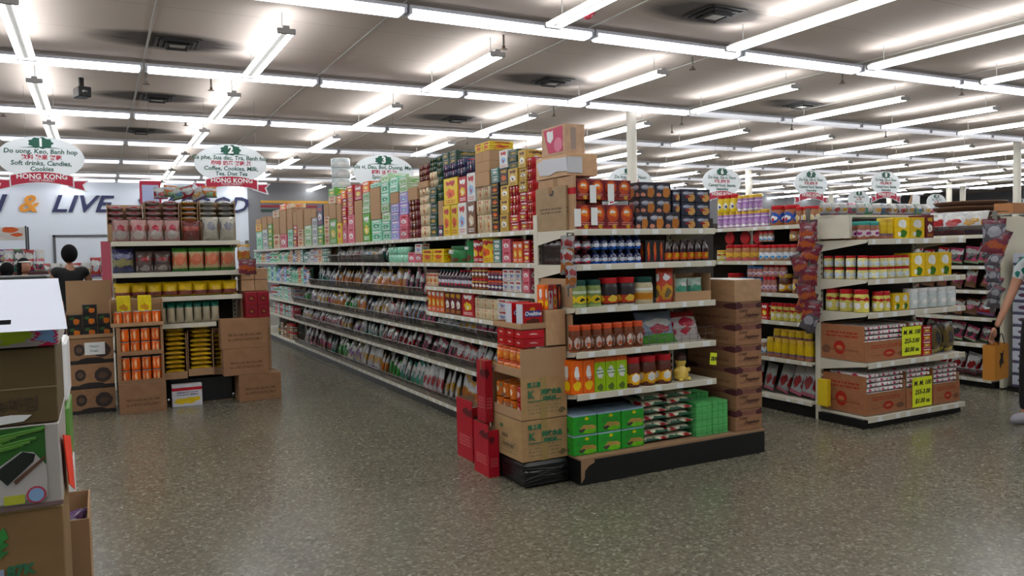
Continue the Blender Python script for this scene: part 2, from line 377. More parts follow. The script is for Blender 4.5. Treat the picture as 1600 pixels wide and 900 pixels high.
# ------------------------------------------------------------------ hanging aisle signs
def make_sign(num, lines, x, y, z, label, s=1.0):
    wq = .42 if num == '2' else .2
    r = thing('aisle_sign', (x, y, z), 0, label, 'sign', 'hanging oval aisle signs')
    sm = plain('sign_white', col(228, 233, 236), .5) if 'sign_white' not in bpy.data.materials else bpy.data.materials['sign_white']
    pts = [(.6*math.cos(a), .335*math.sin(a)) for a in [2*PI*i/40 for i in range(40)]]
    prism('panel', pts, -.008, .008, sm, r)
    for q in (-wq, wq):
        bm = bmesh.new(); tube(bm, (q, 0, .31 if wq < .3 else .22), (q, 0, CEIL-z), .003, 4); mesh_obj('hanging_wire', bm, steel, r)
    pts = [((.165+.012*math.cos(9*a))*math.cos(a), .235+(.085+.008*math.cos(9*a))*math.sin(a)) for a in [2*PI*i/60 for i in range(60)]]
    b = prism('badge', pts, -.014, -.008, greenink, r)
    prism('badge_leaf', [(-.3, .155), (-.1, .175), (.1, .175), (.3, .155), (.1, .16), (-.1, .16)], -.013, -.008, greenink, r)
    text('number', num, .17, white, (0, -.016, .235), parent=r, bold=.008)
    for body, zz, sz, mt in lines:
        text('line_of_writing', body, sz, mt, (0, -.01, zz), parent=r, shear=.1, bold=.002)
    # ribbon: a curved band with folded tails
    def arc(x0, x1, zt, zb, sag, n=10):
        up = [(x0+(x1-x0)*i/n, zt-sag*((2*i/n-1)**2)) for i in range(n+1)]
        dn = [(x1-(x1-x0)*i/n, zb-sag*((1-2*i/n)**2)) for i in range(n+1)]
        return up+dn
    rm = redink
    prism('ribbon_edge', arc(-.44, .44, -.205, -.395, .065), -.022, -.012, sm, r)
    prism('ribbon', arc(-.42, .42, -.222, -.38, .063), -.026, -.022, rm, r)
    for q in (-1, 1):
        prism('ribbon_tail_edge', [(q*.38, -.34), (q*.66, -.33), (q*.58, -.41), (q*.62, -.53), (q*.34, -.45)], -.01, -.004, sm, r)
        prism('ribbon_tail', [(q*.42, -.36), (q*.62, -.35), (q*.55, -.41), (q*.585, -.5), (q*.4, -.445)], -.013, -.01, rm, r)
    text('ribbon_name', 'HONG KONG', .11, white, (0, -.028, -.295), parent=r, bold=.003)
    text('ribbon_subline', 'FOOD MARKET', .05, white, (0, -.028, -.355), parent=r)
    r.scale = (s, 1, s); return r
L = lambda a, c, d, e: [(a, .1, .1, greenink), (c, .005, .085, redink), (d, -.085, .1, greenink), (e, -.175, .095, greenink)]
YS = 14.5
make_sign('1', L('Do uong, Keo, Banh hop', '飲料 糖果 餅乾', 'Soft drinks, Candies,', 'Cookies'), PY(65, 255, YS).x, YS, PY(65, 247, YS).z, 'oval white aisle sign numbered 1 above the back wall lettering')
make_sign('2', L('Ca phe, Sua dac, Tra, Banh hop', '咖啡 奶茶 餅乾 茶', 'Coffee, Cookies, Milk,', 'Tea, Diet Tea'), PY(361, 255, YS).x, YS, PY(361, 256, YS).z, 'oval white aisle sign numbered 2 above the left end display')
make_sign('3', L('Gia vi, Dau, Bot, Duong, Mam', '調料 油 醬 糖', 'Spices, Oils,', 'Sugar'), PY(600, 270, YS).x, YS, PY(600, 270, YS).z, 'oval white aisle sign numbered 3 above the long aisle stock')
make_sign('4', L('Mi, Bun, Pho', '麵 粉', 'Noodles,', 'Vermicelli'), PY(810, 280, YS).x, YS, 3.15, 'oval aisle sign numbered 4 hidden behind the tall stock')
for n, u, v, w in ((5, 985, 284, 'behind the tall cream post'), (5, 1128, 284, 'above the purple canisters'), (6, 1267, 287, 'above the hanging red snack strip'), (8, 1384, 287, 'above the right end display')):
    p = PY(u, v, YS)
    make_sign(str({985: 5, 1128: 6, 1267: 7, 1384: 8}[u]), L('Do hop, Gia vi, Nuoc', '罐頭 調味 料', 'Canned food, Sauces,', 'Seasoning'), p.x, YS, p.z, 'oval white aisle sign '+w)
for n, u, v, w in ((9, 1342, 312, 'small and far, left of the carton sign'), (10, 1463, 316, 'small and far, above the brown baskets'), (11, 1594, 322, 'small and far, cut by the picture edge')):
    p = PY(u, v, 20.0); make_sign(str(n), L('Gao, Nep, Bot', '米 麵粉', 'Rice, Flour,', 'Grains'), p.x, 20.0, p.z, 'oval white aisle sign '+w, 1.0)
# little red-bordered price poster hanging over the left display
p = PY(235, 300, 12.5)
r = thing('hanging_poster', (p.x, 12.5, p.z), 0, 'small red bordered poster hanging above the left end display', 'poster')
box('poster_board', -.14, .14, -.005, .005, -.16, .16, redink, r); box('paper', -.11, .11, -.008, -.005, -.15, .1, plain('pale_blue_paper', col(170, 180, 215), .5), r)
bm = bmesh.new(); tube(bm, (0, 0, .16), (0, 0, CEIL-p.z), .003, 4); mesh_obj('wire', bm, steel, r)
#PART2

# ------------------------------------------------------------------ shelving faces
class Face:
    def __init__(s, kind, plane, o): s.k, s.p, s.o = kind, plane, o; s.rz = 0 if kind == 'y' else -PI/2
    def loc(s, lx, iny, z): return Vector((s.o+lx, s.p+iny, z)) if s.k == 'y' else Vector((s.p+iny, s.o-lx, z))
    def lx(s, u, v): return PY(u, v, s.p).x-s.o if s.k == 'y' else s.o-PX(u, v, s.p).y
    def z(s, u, v): return (PY(u, v, s.p) if s.k == 'y' else PX(u, v, s.p)).z
def shelf_unit(face, lx0, lx1, levels, depth, top, label, group=None, base=.1, base_dark=True, bins=(), tags=5, upr=(True, True), base_depth=None, back=True, sides=True, lip=.035, foot=0):
    r = thing('shelving_unit', face.loc(lx0, 0, 0), face.rz, label, 'shelving', group); w = lx1-lx0
    for k, q in enumerate((0, w)):
        if not upr[k]: continue
        bm = bmesh.new(); q = .021 if k == 0 else w-.021; bx(bm, q-.02, q+.02, depth-.03, depth+.03, foot, top, .003)
        for i in range(int(top/.05)): bx(bm, q-.006, q+.006, depth-.032, depth-.028, .03+i*.05, .055+i*.05, mi=1)
        mesh_obj('upright', bm, [enamel, black], r)
    if back: box('back_panel', .02, w-.02, depth-.008, depth+.008, max(base, foot), top-.02, backp, r)
    if base > .02 and not foot: box('base_plinth', .0, w, .04, depth, 0, base-.02, black if base_dark else enamel_grey, r, .004)
    for i, z in enumerate(levels):
        bm = bmesh.new(); bx(bm, .005, w-.005, .0, depth-.012, z-.02, z); bx(bm, .005, w-.005, -.006, .006, z-lip, z+.004, .002)
        sh = mesh_obj('shelf', bm, enamel, r)
        if sides and z > base+.1:
            for q in (.004, w-.012):
                pts = [(.02, z-.03), (depth-.03, z-.1), (depth-.03, z-.01), (.02, z-.01)]
                bm = bmesh.new(); a = [bm.verts.new((q, y, zz)) for y, zz in pts]; b = [bm.verts.new((q+.008, y, zz)) for y, zz in pts]
                bm.faces.new(a); bm.faces.new(b)
                for t in range(4): bm.faces.new((a[t], a[(t+1) % 4], b[(t+1) % 4], b[t]))
                mesh_obj('bracket', bm, enamel, sh)
        for t in range(tags):
            x = w*(t+.5)/tags+random.uniform(-.05, .05); ww = random.uniform(.02, .035)
            box('price_tag', x-ww, x+ww, -.009, -.006, z-lip+.004, z-.002, tagm, sh)
        if i in bins:
            bm = bmesh.new(); a = [(-.04, z+.105), (-.002, z+.005)]
            vs_ = [bm.verts.new(c) for c in ((.01, -.04, z+.105), (w-.01, -.04, z+.105), (w-.01, .0, z+.005), (.01, .0, z+.005), (.01, -.036, z+.105), (w-.01, -.036, z+.105), (w-.01, .004, z+.005), (.01, .004, z+.005))]
            for q in ((0, 1, 2, 3), (4, 5, 6, 7), (0, 1, 5, 4), (3, 2, 6, 7), (0, 3, 7, 4), (1, 2, 6, 5)): bm.faces.new([vs_[j] for j in q])
            mesh_obj('bin_front', bm, smoked, r)
            bm = bmesh.new(); tube(bm, (.01, -.04, z+.105), (w-.01, -.04, z+.105), .004, 5); mesh_obj('bin_rail', bm, steel, r)
            n = int(w/.045)
            for dv in (.25, .5, .75):
                bm = bmesh.new(); tube(bm, (w*dv, -.04, z+.105), (w*dv, 0, z+.006), .0025, 4); mesh_obj('bin_divider', bm, steel, r)
    return r
t = NT('smoked_clear_plastic'); tr = t.n.new('ShaderNodeBsdfTransparent'); mx = t.n.new('ShaderNodeMixShader')
tr.inputs[0].default_value = (.75, .72, .7, 1); t.b.inputs['Base Color'].default_value = col(70, 62, 58); t.b.inputs['Roughness'].default_value = .25
mx.inputs[0].default_value = .3; t.t.links.new(tr.outputs[0], mx.inputs[1]); t.t.links.new(t.b.outputs[0], mx.inputs[2]); t.t.links.new(mx.outputs[0], t.out.inputs[0])
smoked = t.m

# ------------------------------------------------------------------ goods: one prototype of each kind, copied
def g_box(m, name='product_box'):
    bm = bmesh.new(); bx(bm, -.5, .5, -.5, .5, 0, 1, .018); return mesh_obj(name, bm, m)
def g_carton(m, name='carton'):
    bm = bmesh.new(); bx(bm, -.5, .5, -.5, .5, 0, 1, .008); r = mesh_obj(name, bm, m)
    box('packing_tape', -.505, .505, -.06, .06, .85, 1.004, tapem, r); return r
tapem = plain('brown_packing_tape', col(150, 112, 74), .25)
def g_jar(m, lid, name='jar', hl=.2, body=.94):
    r = lathe(name, [(.44, 0), (.49, .02), (.5, .06), (.5, .68*body), (.47, .74), (.43, 1-hl), (.43, 1-hl+.02)], m)
    lathe('lid', [(.46, 1-hl), (.47, 1-hl+.02), (.47, .97), (.44, 1.0), (0, 1.0)], lid, r); return r
def g_can(m, name='can'):
    r = lathe(name, [(.47, 0), (.5, .02), (.5, .98), (.47, 1.0), (.45, .975), (0, .975)], m); return r
def g_bottle(m, cap, name='bottle'):
    r = lathe(name, [(.44, 0), (.5, .02), (.5, .58), (.44, .68), (.2, .82), (.17, .9), (.17, .92)], m, None, 12)
    lathe('cap', [(.2, .9), (.21, .91), (.21, .99), (.18, 1), (0, 1)], cap, r, 10); return r
def g_pouch(m, name='snack_pouch', seed=1, fat=1.0, upright=True):
    rnd = random.Random(seed); bm = bmesh.new(); nx, nz = 8, 10; F, B = [], []
    for j in range(nz+1):
        v = j/nz; rf, rb = [], []
        for i in range(nx+1):
            u = i/nx*2-1
            t = (max(0, 1-abs(u)**2.6)**.6)*(max(0, math.sin(PI*min(1, max(0, (v-.03)/.92))))**.55)
            t *= 1-.25*v
            wv = .5*(1-.06*math.sin(PI*v)); k = rnd.uniform(-.07, .07)*(t > .05)
            x = u*wv; zz = v + rnd.uniform(-.008, .008)
            e = .012
            rf.append(bm.verts.new((x, -(.5*t+k*t)*fat-e, zz))); rb.append(bm.verts.new((x, (.5*t+rnd.uniform(-.07, .07)*t)*fat+e, zz)))
        F.append(rf); B.append(rb)
    for j in range(nz):
        for i in range(nx):
            bm.faces.new((F[j][i], F[j][i+1], F[j+1][i+1], F[j+1][i])); bm.faces.new((B[j][i], B[j+1][i], B[j+1][i+1], B[j][i+1]))
        bm.faces.new((F[j][0], F[j+1][0], B[j+1][0], B[j][0])); bm.faces.new((F[j][nx], B[j][nx], B[j+1][nx], F[j+1][nx]))
    for i in range(nx):
        bm.faces.new((F[0][i], B[0][i], B[0][i+1], F[0][i+1])); bm.faces.new((F[nz][i], F[nz][i+1], B[nz][i+1], B[nz][i]))
    return mesh_obj(name, bm, m, None, 50)
def g_flat(m, name='flat_bag', seed=1, edge=.72):
    rnd = random.Random(seed); bm = bmesh.new(); g = bmesh.ops.create_cube(bm, size=1.0)
    bmesh.ops.subdivide_edges(bm, edges=bm.edges[:], cuts=7, use_grid_fill=True)
    for v in bm.verts:
        x, y, z = v.co*2; e = max(abs(x)**3.0, abs(y)**5.0)
        zz = z*(1-edge*e)+rnd.uniform(-.12, .12)*(1-e*.6)
        v.co = Vector((x*.495+rnd.uniform(-.005, .005), y*.495+rnd.uniform(-.005, .005), .5+max(-1, min(1, zz))*.49))
    return mesh_obj(name, bm, m, None, 55)
def g_block(m, name, nx=3, nz=4):                          # shrink-wrapped block of small packs
    bm = bmesh.new()
    for i in range(nx):
        for j in range(nz): bx(bm, -.5+i/nx+.004, -.5+(i+1)/nx-.004, -.5, .5, j/nz+.004, (j+1)/nz-.004, .02)
    return mesh_obj(name, bm, m)
def g_six(m, name='can_pack', nx=3):                       # cans under film
    bm = bmesh.new(); n = 10
    for i in range(nx):
        cx = -.5+(i+.5)/nx; r = .5/nx
        for cy in (-.25, .25):
            R = [[bm.verts.new((cx+q*r*math.cos(2*PI*k/n), cy+q*.25*math.sin(2*PI*k/n), z)) for k in range(n)] for q, z in ((.92, 0), (1, .03), (1, .95), (.9, 1))]
            for a, b in zip(R, R[1:]):
                for k in range(n): bm.faces.new((a[k], a[(k+1) % n], b[(k+1) % n], b[k]))
            bm.faces.new(R[0]); bm.faces.new(R[-1])
    return mesh_obj(name, bm, m, None, 40)
PR = {}
def inst(key, maker, loc, rz, scale, label, cat, group=None, rx=0, ry=0):
    if key not in PR:
        o = maker(); remember(o); PR[key] = o
    else: o = copy_tree(PR[key])
    for k in ('label', 'category', 'group'):
        if k in o: del o[k]
    o.location = loc; o.scale = scale
    o.rotation_euler = (rx, ry, rz) if not (rx or ry) else (Matrix.Rotation(rz, 3, 'Z') @ Matrix.Rotation(ry, 3, 'Y') @ Matrix.Rotation(rx, 3, 'X')).to_euler()
    tag(o, label, cat, group); return o
KC = {'box': ('product_box', g_box), 'carton': ('carton', g_carton), 'jar': ('jar', g_jar), 'can': ('can', g_can), 'bottle': ('bottle', g_bottle), 'pouch': ('snack_pouch', g_pouch), 'six': ('can_pack', g_six), 'block': ('shrink_pack', g_block)}
CATS = {'product_box': 'box', 'carton': 'carton', 'jar': 'jar', 'can': 'can', 'bottle': 'bottle', 'snack_pouch': 'snack bag', 'can_pack': 'pack of cans', 'shrink_pack': 'pack'}
def row(face, u0, u1, vt, z, kind, mat, n, lab, where, layers=1, lid=None, depth=None, inset=.02, name=None, gap=.97, hfix=None, vb=None, rx=0, jit=.0, off=0, ntot=None, seed=1, gname=None, fat=1.0, from_='left', wadd=0):
    vb = vb if vb is not None else vt+30
    a, b = face.lx(u0, vb), face.lx(u1, vb); H = hfix or (face.z((u0+u1)/2, vt)-z); w = (b-a)/n; h = H/layers
    nm, mk = KC[kind]; nm = name or nm
    d = depth or (w if kind in ('jar', 'can', 'bottle') else min(.3, max(.1, w*.8)))
    for l in range(layers):
        for i in range(n):
            key = (kind, mat.name, lid.name if lid else '', nm, (seed+i) % 3 if kind == 'pouch' else 0)
            if kind in ('jar', 'bottle'): f = lambda: mk(mat, lid, nm)
            elif kind == 'pouch': f = lambda: mk(mat, nm, (seed+i) % 3)
            else: f = lambda: mk(mat, nm)
            pos = 'only one there' if n == 1 else '%s from %s' % (ordw(i+1+off), from_) if (i+off < (ntot or n)-1 or (ntot or n) > 3) else 'rightmost one'
            if n == 1: parts = [lab, layerw(l, layers), where]
            else: parts = [lab, pos, layerw(l, layers), where]
            label = ', '.join(p for p in parts if p)
            jx = random.uniform(-jit, jit); jr = random.uniform(-jit, jit)*4
            inst(key, f, face.loc(a+w*(i+.5)+jx*w, inset+d/2, z+h*l+.0005), face.rz+jr, ((w*gap+wadd), d*(.9 if kind in ('box', 'pouch') else 1)*fat, h*.985), label, CATS.get(KC[kind][0]), gname or (nm.replace('_', ' ')+' group: '+lab), rx=rx)
def cart(face, u0, u1, vt, z, mat, label, depth=.3, inset=.0, name='carton', h=None, lx=None, cat='carton', group=None, rot=0, maker=None):
    a, b = lx if lx else (face.lx(u0, vt+10), face.lx(u1, vt+10)); h = h or face.z((u0+u1)/2, vt)-z
    return inst((name, mat.name, maker.__name__ if maker else ''), lambda: (maker or g_carton)(mat, name), face.loc((a+b)/2, inset+depth/2, z+.0005), face.rz+rot, (b-a, depth, h*.995), label, cat, group)
def open_tray(loc, rz, w, d, h, label, mat=cardboard, back=0, cut=0, cat='open carton', group=None, sidecut=0):
    """open carton: origin at the middle of the front bottom edge; cut lowers the front, back raises the rear wall"""
    r = thing('open_carton', loc, rz, label, cat, group); t = .006
    box('bottom', -w/2, w/2, 0, d, 0, t, card_in, r)
    box('front_wall', -w/2, w/2, 0, t, t, h-cut, mat, r); box('back_wall', -w/2, w/2, d-t, d, t, h+back, mat, r)
    for q in (-1, 1): box('side_wall', q*w/2-(t if q > 0 else 0), q*w/2+(t if q < 0 else 0), t, d-t, t, h-sidecut, mat, r)
    return r

# printed packaging designs
m_redcoffee = pm('red_orange_jars_box', col(110, 22, 26), bands=[(.0, .1, col(150, 40, 30))], blobs=[(.5, .62, .42, .34, col(190, 74, 34)), (.5, .7, .26, .16, col(222, 140, 80)), (.5, .72, .2, .05, W_), (.62, .12, .14, .09, GOLD)], txt=[(.15, .3, 2, col(215, 150, 140))])
m_choc = pm('dark_chocolate_drink_box', col(34, 28, 38), blobs=[(.7, .36, .24, .36, col(176, 116, 66)), (.32, .66, .26, .16, col(125, 130, 150)), (.2, .18, .16, .14, col(190, 130, 110))], txt=[(.6, .76, 2, W_)])
m_choc2 = pm('navy_chocolate_drink_box', col(28, 30, 46), blobs=[(.7, .34, .26, .3, col(196, 150, 96)), (.34, .68, .28, .15, col(110, 118, 145)), (.45, .42, .2, .08, col(140, 40, 40))], txt=[(.6, .76, 2, W_)])
m_green = pm('green_coconut_drink_carton', col(64, 158, 66), bands=[(.93, 1.01, col(150, 172, 190))], blobs=[(.62, .3, .34, .2, col(182, 150, 92)), (.36, .22, .14, .1, col(60, 60, 50)), (.55, .8, .1, .08, col(214, 200, 60)), (.7, .14, .25, .1, col(120, 190, 70))], txt=[(.45, .7, 3, col(60, 120, 60))])
m_noodle = pm('rice_noodle_bag', col(226, 224, 200), blobs=[(.3, .45, .3, .3, col(24, 88, 60)), (.8, .5, .14, .3, RED)], rough=.2, crinkle=.4, coat=.5, warp=(.5, 4.0))
m_orange = pm('orange_pocket_biscuit_box', col(228, 104, 34), blobs=[(.5, .25, .34, .14, col(232, 200, 70)), (.5, .62, .2, .22, W_)], txt=[(.35, .5, 3, RED)])
m_lime = pm('green_biscuit_box', col(158, 196, 62), blobs=[(.5, .55, .32, .18, W_), (.5, .12, .3, .09, col(90, 110, 50))], txt=[(.46, .64, 2, GRN)], bands=[(.85, 1.01, ORG)])
m_gjar = pm('pickled_green_jar', col(120, 136, 78), bands=[(.62, .74, col(180, 190, 170)), (.0, .12, col(150, 170, 120))], blobs=[(.5, .36, .4, .17, col(214, 184, 54)), (.5, .33, .2, .07, K_)])
m_rjar = pm('dark_sauce_jar', col(40, 30, 34), bands=[(.12, .45, col(180, 62, 36)), (.0, .06, W_)], blobs=[(.5, .32, .3, .14, col(222, 190, 96))])
m_cjar = pm('cream_nut_jar', col(196, 184, 152), bands=[(.2, .5, col(196, 130, 48)), (.62, .72, W_)])
m_ojar = pm('peanut_jar', col(118, 66, 44), bands=[(.0, .06, col(190, 120, 90))], blobs=[(.5, .42, .3, .26, col(214, 196, 188)), (.5, .3, .18, .1, ORG)])
m_snackred = pm('red_snack_bag', col(196, 62, 34), blobs=[(.5, .3, .36, .22, col(216, 160, 70)), (.5, .28, .2, .12, col(110, 90, 50)), (.5, .72, .2, .1, W_)], crinkle=.5, rough=.2, coat=.6)
m_wgbag = pm('white_green_candy_bag', col(186, 216, 200), blobs=[(.5, .5, .34, .2, col(90, 170, 140)), (.3, .25, .2, .12, RED), (.6, .72, .2, .1, W_)], crinkle=.7, rough=.18, coat=.6)
m_bigbag = pm('blue_green_snack_bag', col(150, 168, 190), bands=[(.0, .25, col(90, 170, 60))], blobs=[(.5, .6, .36, .12, W_), (.5, .4, .26, .14, col(186, 40, 70))], crinkle=.7, rough=.18, coat=.6)
m_redwhite = pm('red_white_snack_bag', col(206, 196, 196), bands=[(.75, 1.01, RED)], blobs=[(.5, .55, .26, .16, col(196, 60, 80)), (.4, .3, .2, .1, col(196, 60, 80))], crinkle=.7, rough=.18, coat=.6)
m_darkbottle = pm('dark_red_drink_bottle', col(58, 26, 36), blobs=[(.5, .35, .4, .16, col(190, 190, 200)), (.5, .2, .3, .06, RED)], rough=.15, coat=.5)
m_bluebottle = pm('blue_drink_bottle', col(30, 38, 74), blobs=[(.5, .36, .36, .15, col(200, 205, 215)), (.5, .12, .4, .08, col(40, 80, 160))], rough=.15, coat=.5)
m_saucebottle = pm('amber_label_bottle', col(46, 24, 26), bands=[(.12, .46, col(186, 84, 44))], blobs=[(.5, .32, .25, .12, GOLD)], rough=.15, coat=.5)
m_dkorange = pm('black_pack_orange_stripe', col(26, 22, 24), blobs=[(.5, .5, .2, .42, col(196, 90, 40)), (.5, .2, .1, .14, RED)])
m_honey = pm('label_jar_yellow', col(92, 50, 38), blobs=[(.5, .35, .42, .24, col(226, 170, 60)), (.5, .38, .26, .17, W_)])
m_purple = pm('purple_canister', col(160, 120, 176), blobs=[(.5, .4, .3, .2, col(190, 160, 200)), (.5, .14, .4, .08, W_)], bands=[(.74, .8, W_)])
m_yelcan = pm('yellow_canister', col(216, 190, 70), blobs=[(.5, .45, .3, .25, col(230, 225, 200)), (.6, .4, .15, .12, BLU)])
m_peanut = pm('peanut_butter_jar', col(150, 96, 66), blobs=[(.5, .48, .4, .34, col(52, 84, 160)), (.5, .45, .26, .16, W_), (.4, .35, .12, .1, RED)])
m_peanut2 = pm('peanut_butter_pale_label', col(160, 112, 78), blobs=[(.45, .45, .3, .22, W_), (.45, .45, .12, .2, YEL)])
m_pinkjar = pm('pale_pink_jar', col(170, 120, 112), blobs=[(.5, .4, .4, .2, col(210, 196, 200)), (.5, .35, .2, .1, PUR)])
m_redwj = pm('white_blue_label_jar', col(160, 130, 110), blobs=[(.5, .42, .45, .26, col(215, 222, 230)), (.5, .28, .28, .1, col(90, 160, 210))])
m_orj = pm('orange_label_jar', col(170, 118, 84), blobs=[(.5, .45, .4, .22, col(214, 176, 90)), (.5, .12, .4, .08, PNK)])
m_yjar = pm('pale_yellow_jar', col(206, 196, 110), blobs=[(.5, .36, .3, .16, W_), (.5, .7, .4, .08, RED)])
m_yjar2 = pm('cream_yellow_jar', col(214, 205, 140), blobs=[(.5, .42, .35, .3, col(205, 215, 225))])
m_yellowbox = pm('yellow_cube_carton', col(226, 188, 44), blobs=[(.5, .7, .28, .2, W_), (.55, .22, .26, .18, col(60, 110, 40)), (.3, .2, .12, .12, W_)])
m_tealjar = pm('teal_lid_brown_jar', col(146, 96, 76), blobs=[(.5, .42, .44, .24, col(205, 190, 196)), (.55, .4, .3, .1, col(140, 40, 110))])
m_jug = pm('clear_white_jug', col(196, 204, 204), rough=.15, coat=.5, blobs=[(.5, .4, .3, .14, W_)])
m_redprint = pm('brown_carton_red_print', col(158, 110, 82), blobs=[(.55, .34, .13, .2, col(166, 50, 42)), (.55, .34, .07, .06, col(190, 120, 90)), (.86, .26, .1, .12, col(112, 80, 62))], txt=[(.6, .8, 2, col(160, 60, 46)), (.2, .3, 1, col(130, 84, 62))], rough=.8, warp=(.04, 8.0))
m_kim = pm('brown_carton_green_print', col(178, 146, 108), blobs=[(.9, .14, .05, .07, col(110, 96, 70))], txt=[(.08, .42, 4, col(140, 126, 92))], rough=.8)
m_kimside = m_kim
m_script = pm('carton_brown_script', col(148, 112, 86), bands=[(.72, .96, col(122, 84, 72))], blobs=[(.06, .84, .2, .14, col(72, 34, 38)), (.94, .84, .18, .14, col(72, 34, 38))], txt=[(.2, .34, 2, col(92, 58, 48))], rough=.8)
m_plaincart = pm('carton_faint_print', col(148, 114, 88), txt=[(.18, .5, 2, col(112, 84, 62))], rough=.8)
m_white_red = pm('white_red_flat_bag', col(250, 244, 244), blobs=[(.3, .5, .09, .3, col(214, 90, 120)), (.75, .4, .06, .3, col(204, 80, 110))], warp=(.3, 4.0), crinkle=.25, rough=.25, coat=.4)
m_ovalt = pm('red_malt_drink_box', col(190, 26, 32), blobs=[(.5, .75, .14, .1, col(226, 150, 50)), (.5, .25, .34, .12, col(90, 46, 30))])
m_malt = pm('green_malt_tin', col(34, 120, 60), blobs=[(.5, .2, .34, .14, col(96, 60, 34))])
m_gold = pm('gold_foil_pouch', col(255, 214, 70), rough=.25, crinkle=.8, coat=.8, blobs=[(.5, .5, .2, .1, col(220, 130, 40))])
m_orcan = pm('orange_can', col(226, 96, 26), blobs=[(.35, .5, .12, .34, col(238, 190, 150))], bands=[(.95, 1.01, GRY)])
m_bandcart = pm('carton_black_band_print', col(150, 116, 88), bands=[(.0, .14, col(34, 28, 28))], blobs=[(.24, .56, .12, .24, col(52, 42, 40)), (.24, .56, .07, .12, col(90, 72, 60)), (.74, .52, .19, .3, col(58, 46, 42)), (.74, .5, .1, .12, col(84, 66, 56)), (.5, .1, .3, .14, col(34, 28, 28))], rough=.75, warp=(.06, 8.0))
m_blkorange = pm('black_fruit_box', col(20, 18, 18), blobs=[(.62, .42, .24, .26, col(206, 112, 40)), (.3, .72, .16, .12, col(60, 100, 50))])
m_redbox = pm('deep_red_box', col(140, 18, 34), blobs=[(.5, .5, .3, .26, col(110, 12, 28)), (.5, .5, .12, .1, col(170, 120, 60))])
m_mint = pm('mint_tray_pack', col(110, 190, 120), bands=[(.44, .52, col(70, 150, 90))], rough=.3)

# ------------------------------------------------------------------ nearest gondola, end display
E1 = Face('y', 4.54, 2.86)
W1 = 'nearest end display'
shelf_unit(E1, 0, 1.25, [1.745, 1.505, 1.21, .905, .615], .53, 1.87, 'cream end display shelving facing the camera, nearest one', None, .02, foot=.19, upr=(True, True), tags=6, lip=.04)
r = thing('gondola_end_board', (3.0, 5.105, 0), 0, 'brown board closing the end of the long gondola behind nearest display', 'board'); box('board', 0, 1.6, 0, .015, .19, 1.85, backp, r); box('foot', 0, 1.6, .0, .015, 0, .19, black, r)
r = thing('display_plinth', (2.86, 4.5, 0), 0, 'black plinth with torn cardboard sheet under the nearest end display', 'plinth')
box('plinth_body', 0, 1.7, 0, .595, 0, .17, black, r, .004); box('cardboard_sheet', .0, 1.7, .0, .595, .17, .185, card_in, r)
prism('torn_corner', [(.0, .185), (.0, -.0+.02), (.025, .05), (.03, .1), (.06, .13), (.11, .15), (.1, .185)], -.006, .0, card_in, r)
Z0, Z1, Z2, Z3, Z4, Z5 = .186, .615, .905, 1.21, 1.505, 1.745
# floor level goods
row(E1, 900, 1012, 644, Z0, 'box', m_green, 3, 'green drink carton pack', 'plinth of '+W1, 2, depth=.3, vb=705, name='drink_pack')
for c in range(2):
    for l in range(8):
        a = E1.lx(1012+38*c, 690); b = E1.lx(1052+38*c, 690)
        inst(('pouch', 'noodle', 'flat'), lambda: g_flat(m_noodle, 'noodle_bag', 5), E1.loc((a+b)/2+random.uniform(-.01, .01), .22, Z0+l*.052), random.uniform(-.02, .02)+PI*(l % 2), ((b-a)*.94, .34, .051), 'white and green noodle bag lying flat, %s up in the %s pile' % (ordw(l+1), ('left', 'right')[c]), 'noodle bag', 'noodle bags piled flat')
row(E1, 1091, 1141, 628, Z0, 'block', m_mint, 2, 'pale green tray pack', 'plinth of '+W1, 5, depth=.16, vb=690, name='tray_pack')
row(E1, 1097, 1136, 620, Z0, 'block', m_mint, 2, 'pale green tray pack behind', 'plinth of '+W1, 5, depth=.16, vb=690, name='tray_pack', inset=.2)
# shelf one
lidred = plain('red_lid', col(190, 24, 34), .35); lidorg = plain('orange_lid', col(214, 84, 40), .35); lidgrn = plain('dark_green_lid', col(24, 74, 66), .35)
lidyel = plain('yellow_lid', col(222, 184, 70), .35); lidteal = plain('teal_lid', col(60, 160, 150), .35); lidblue = plain('blue_lid', col(60, 110, 170), .35); lidbrn = plain('brown_lid', col(70, 40, 34), .5)
row(E1, 896, 933, 563, Z1, 'box', m_orange, 2, 'tall orange biscuit box', 'lowest shelf of '+W1, depth=.14, vb=610, name='biscuit_box')
row(E1, 933, 984, 556, Z1, 'box', m_lime, 3, 'tall lime green biscuit box', 'lowest shelf of '+W1, depth=.14, vb=607, name='biscuit_box')
row(E1, 985, 1059, 556, Z1, 'jar', m_honey, 3, 'red lidded jar with yellow label', 'lowest shelf of '+W1, lid=lidred, vb=600)
p = E1.loc(E1.lx(1076, 590), .09, Z1)
r = thing('bear_jar', p, 0, 'bear shaped yellow jar with brown cap at the right of the jars', 'jar'); r.scale = (.92, .92, .9); ym = plain('honey_yellow_plastic', col(214, 184, 84), .35)
lathe('belly', [(.03, 0), (.055, .02), (.062, .06), (.05, .1), (.03, .125), (0, .13)], ym, r, 16)
lathe('head', [(.0, .11), (.035, .125), (.046, .155), (.035, .185), (0, .195)], ym, r, 16); lathe('cap', [(.042, .17), (.05, .18), (.045, .21), (.015, .235), (0, .236)], lidbrn, r, 14)
for q in (-1, 1):
    a = lathe('arm', [(0, -.02), (.018, -.012), (.02, .012), (0, .025)], ym, r, 10); a.location = (q*.058, -.02, .085); a.rotation_euler = (0, q*.6, 0)
    a = lathe('foot', [(0, -.018), (.022, -.008), (.02, .012), (0, .02)], ym, r, 10); a.location = (q*.04, -.05, .02)
    a = lathe('ear', [(0, -.01), (.014, 0), (0, .012)], lidbrn, r, 8); a.location = (q*.035, 0, .195)
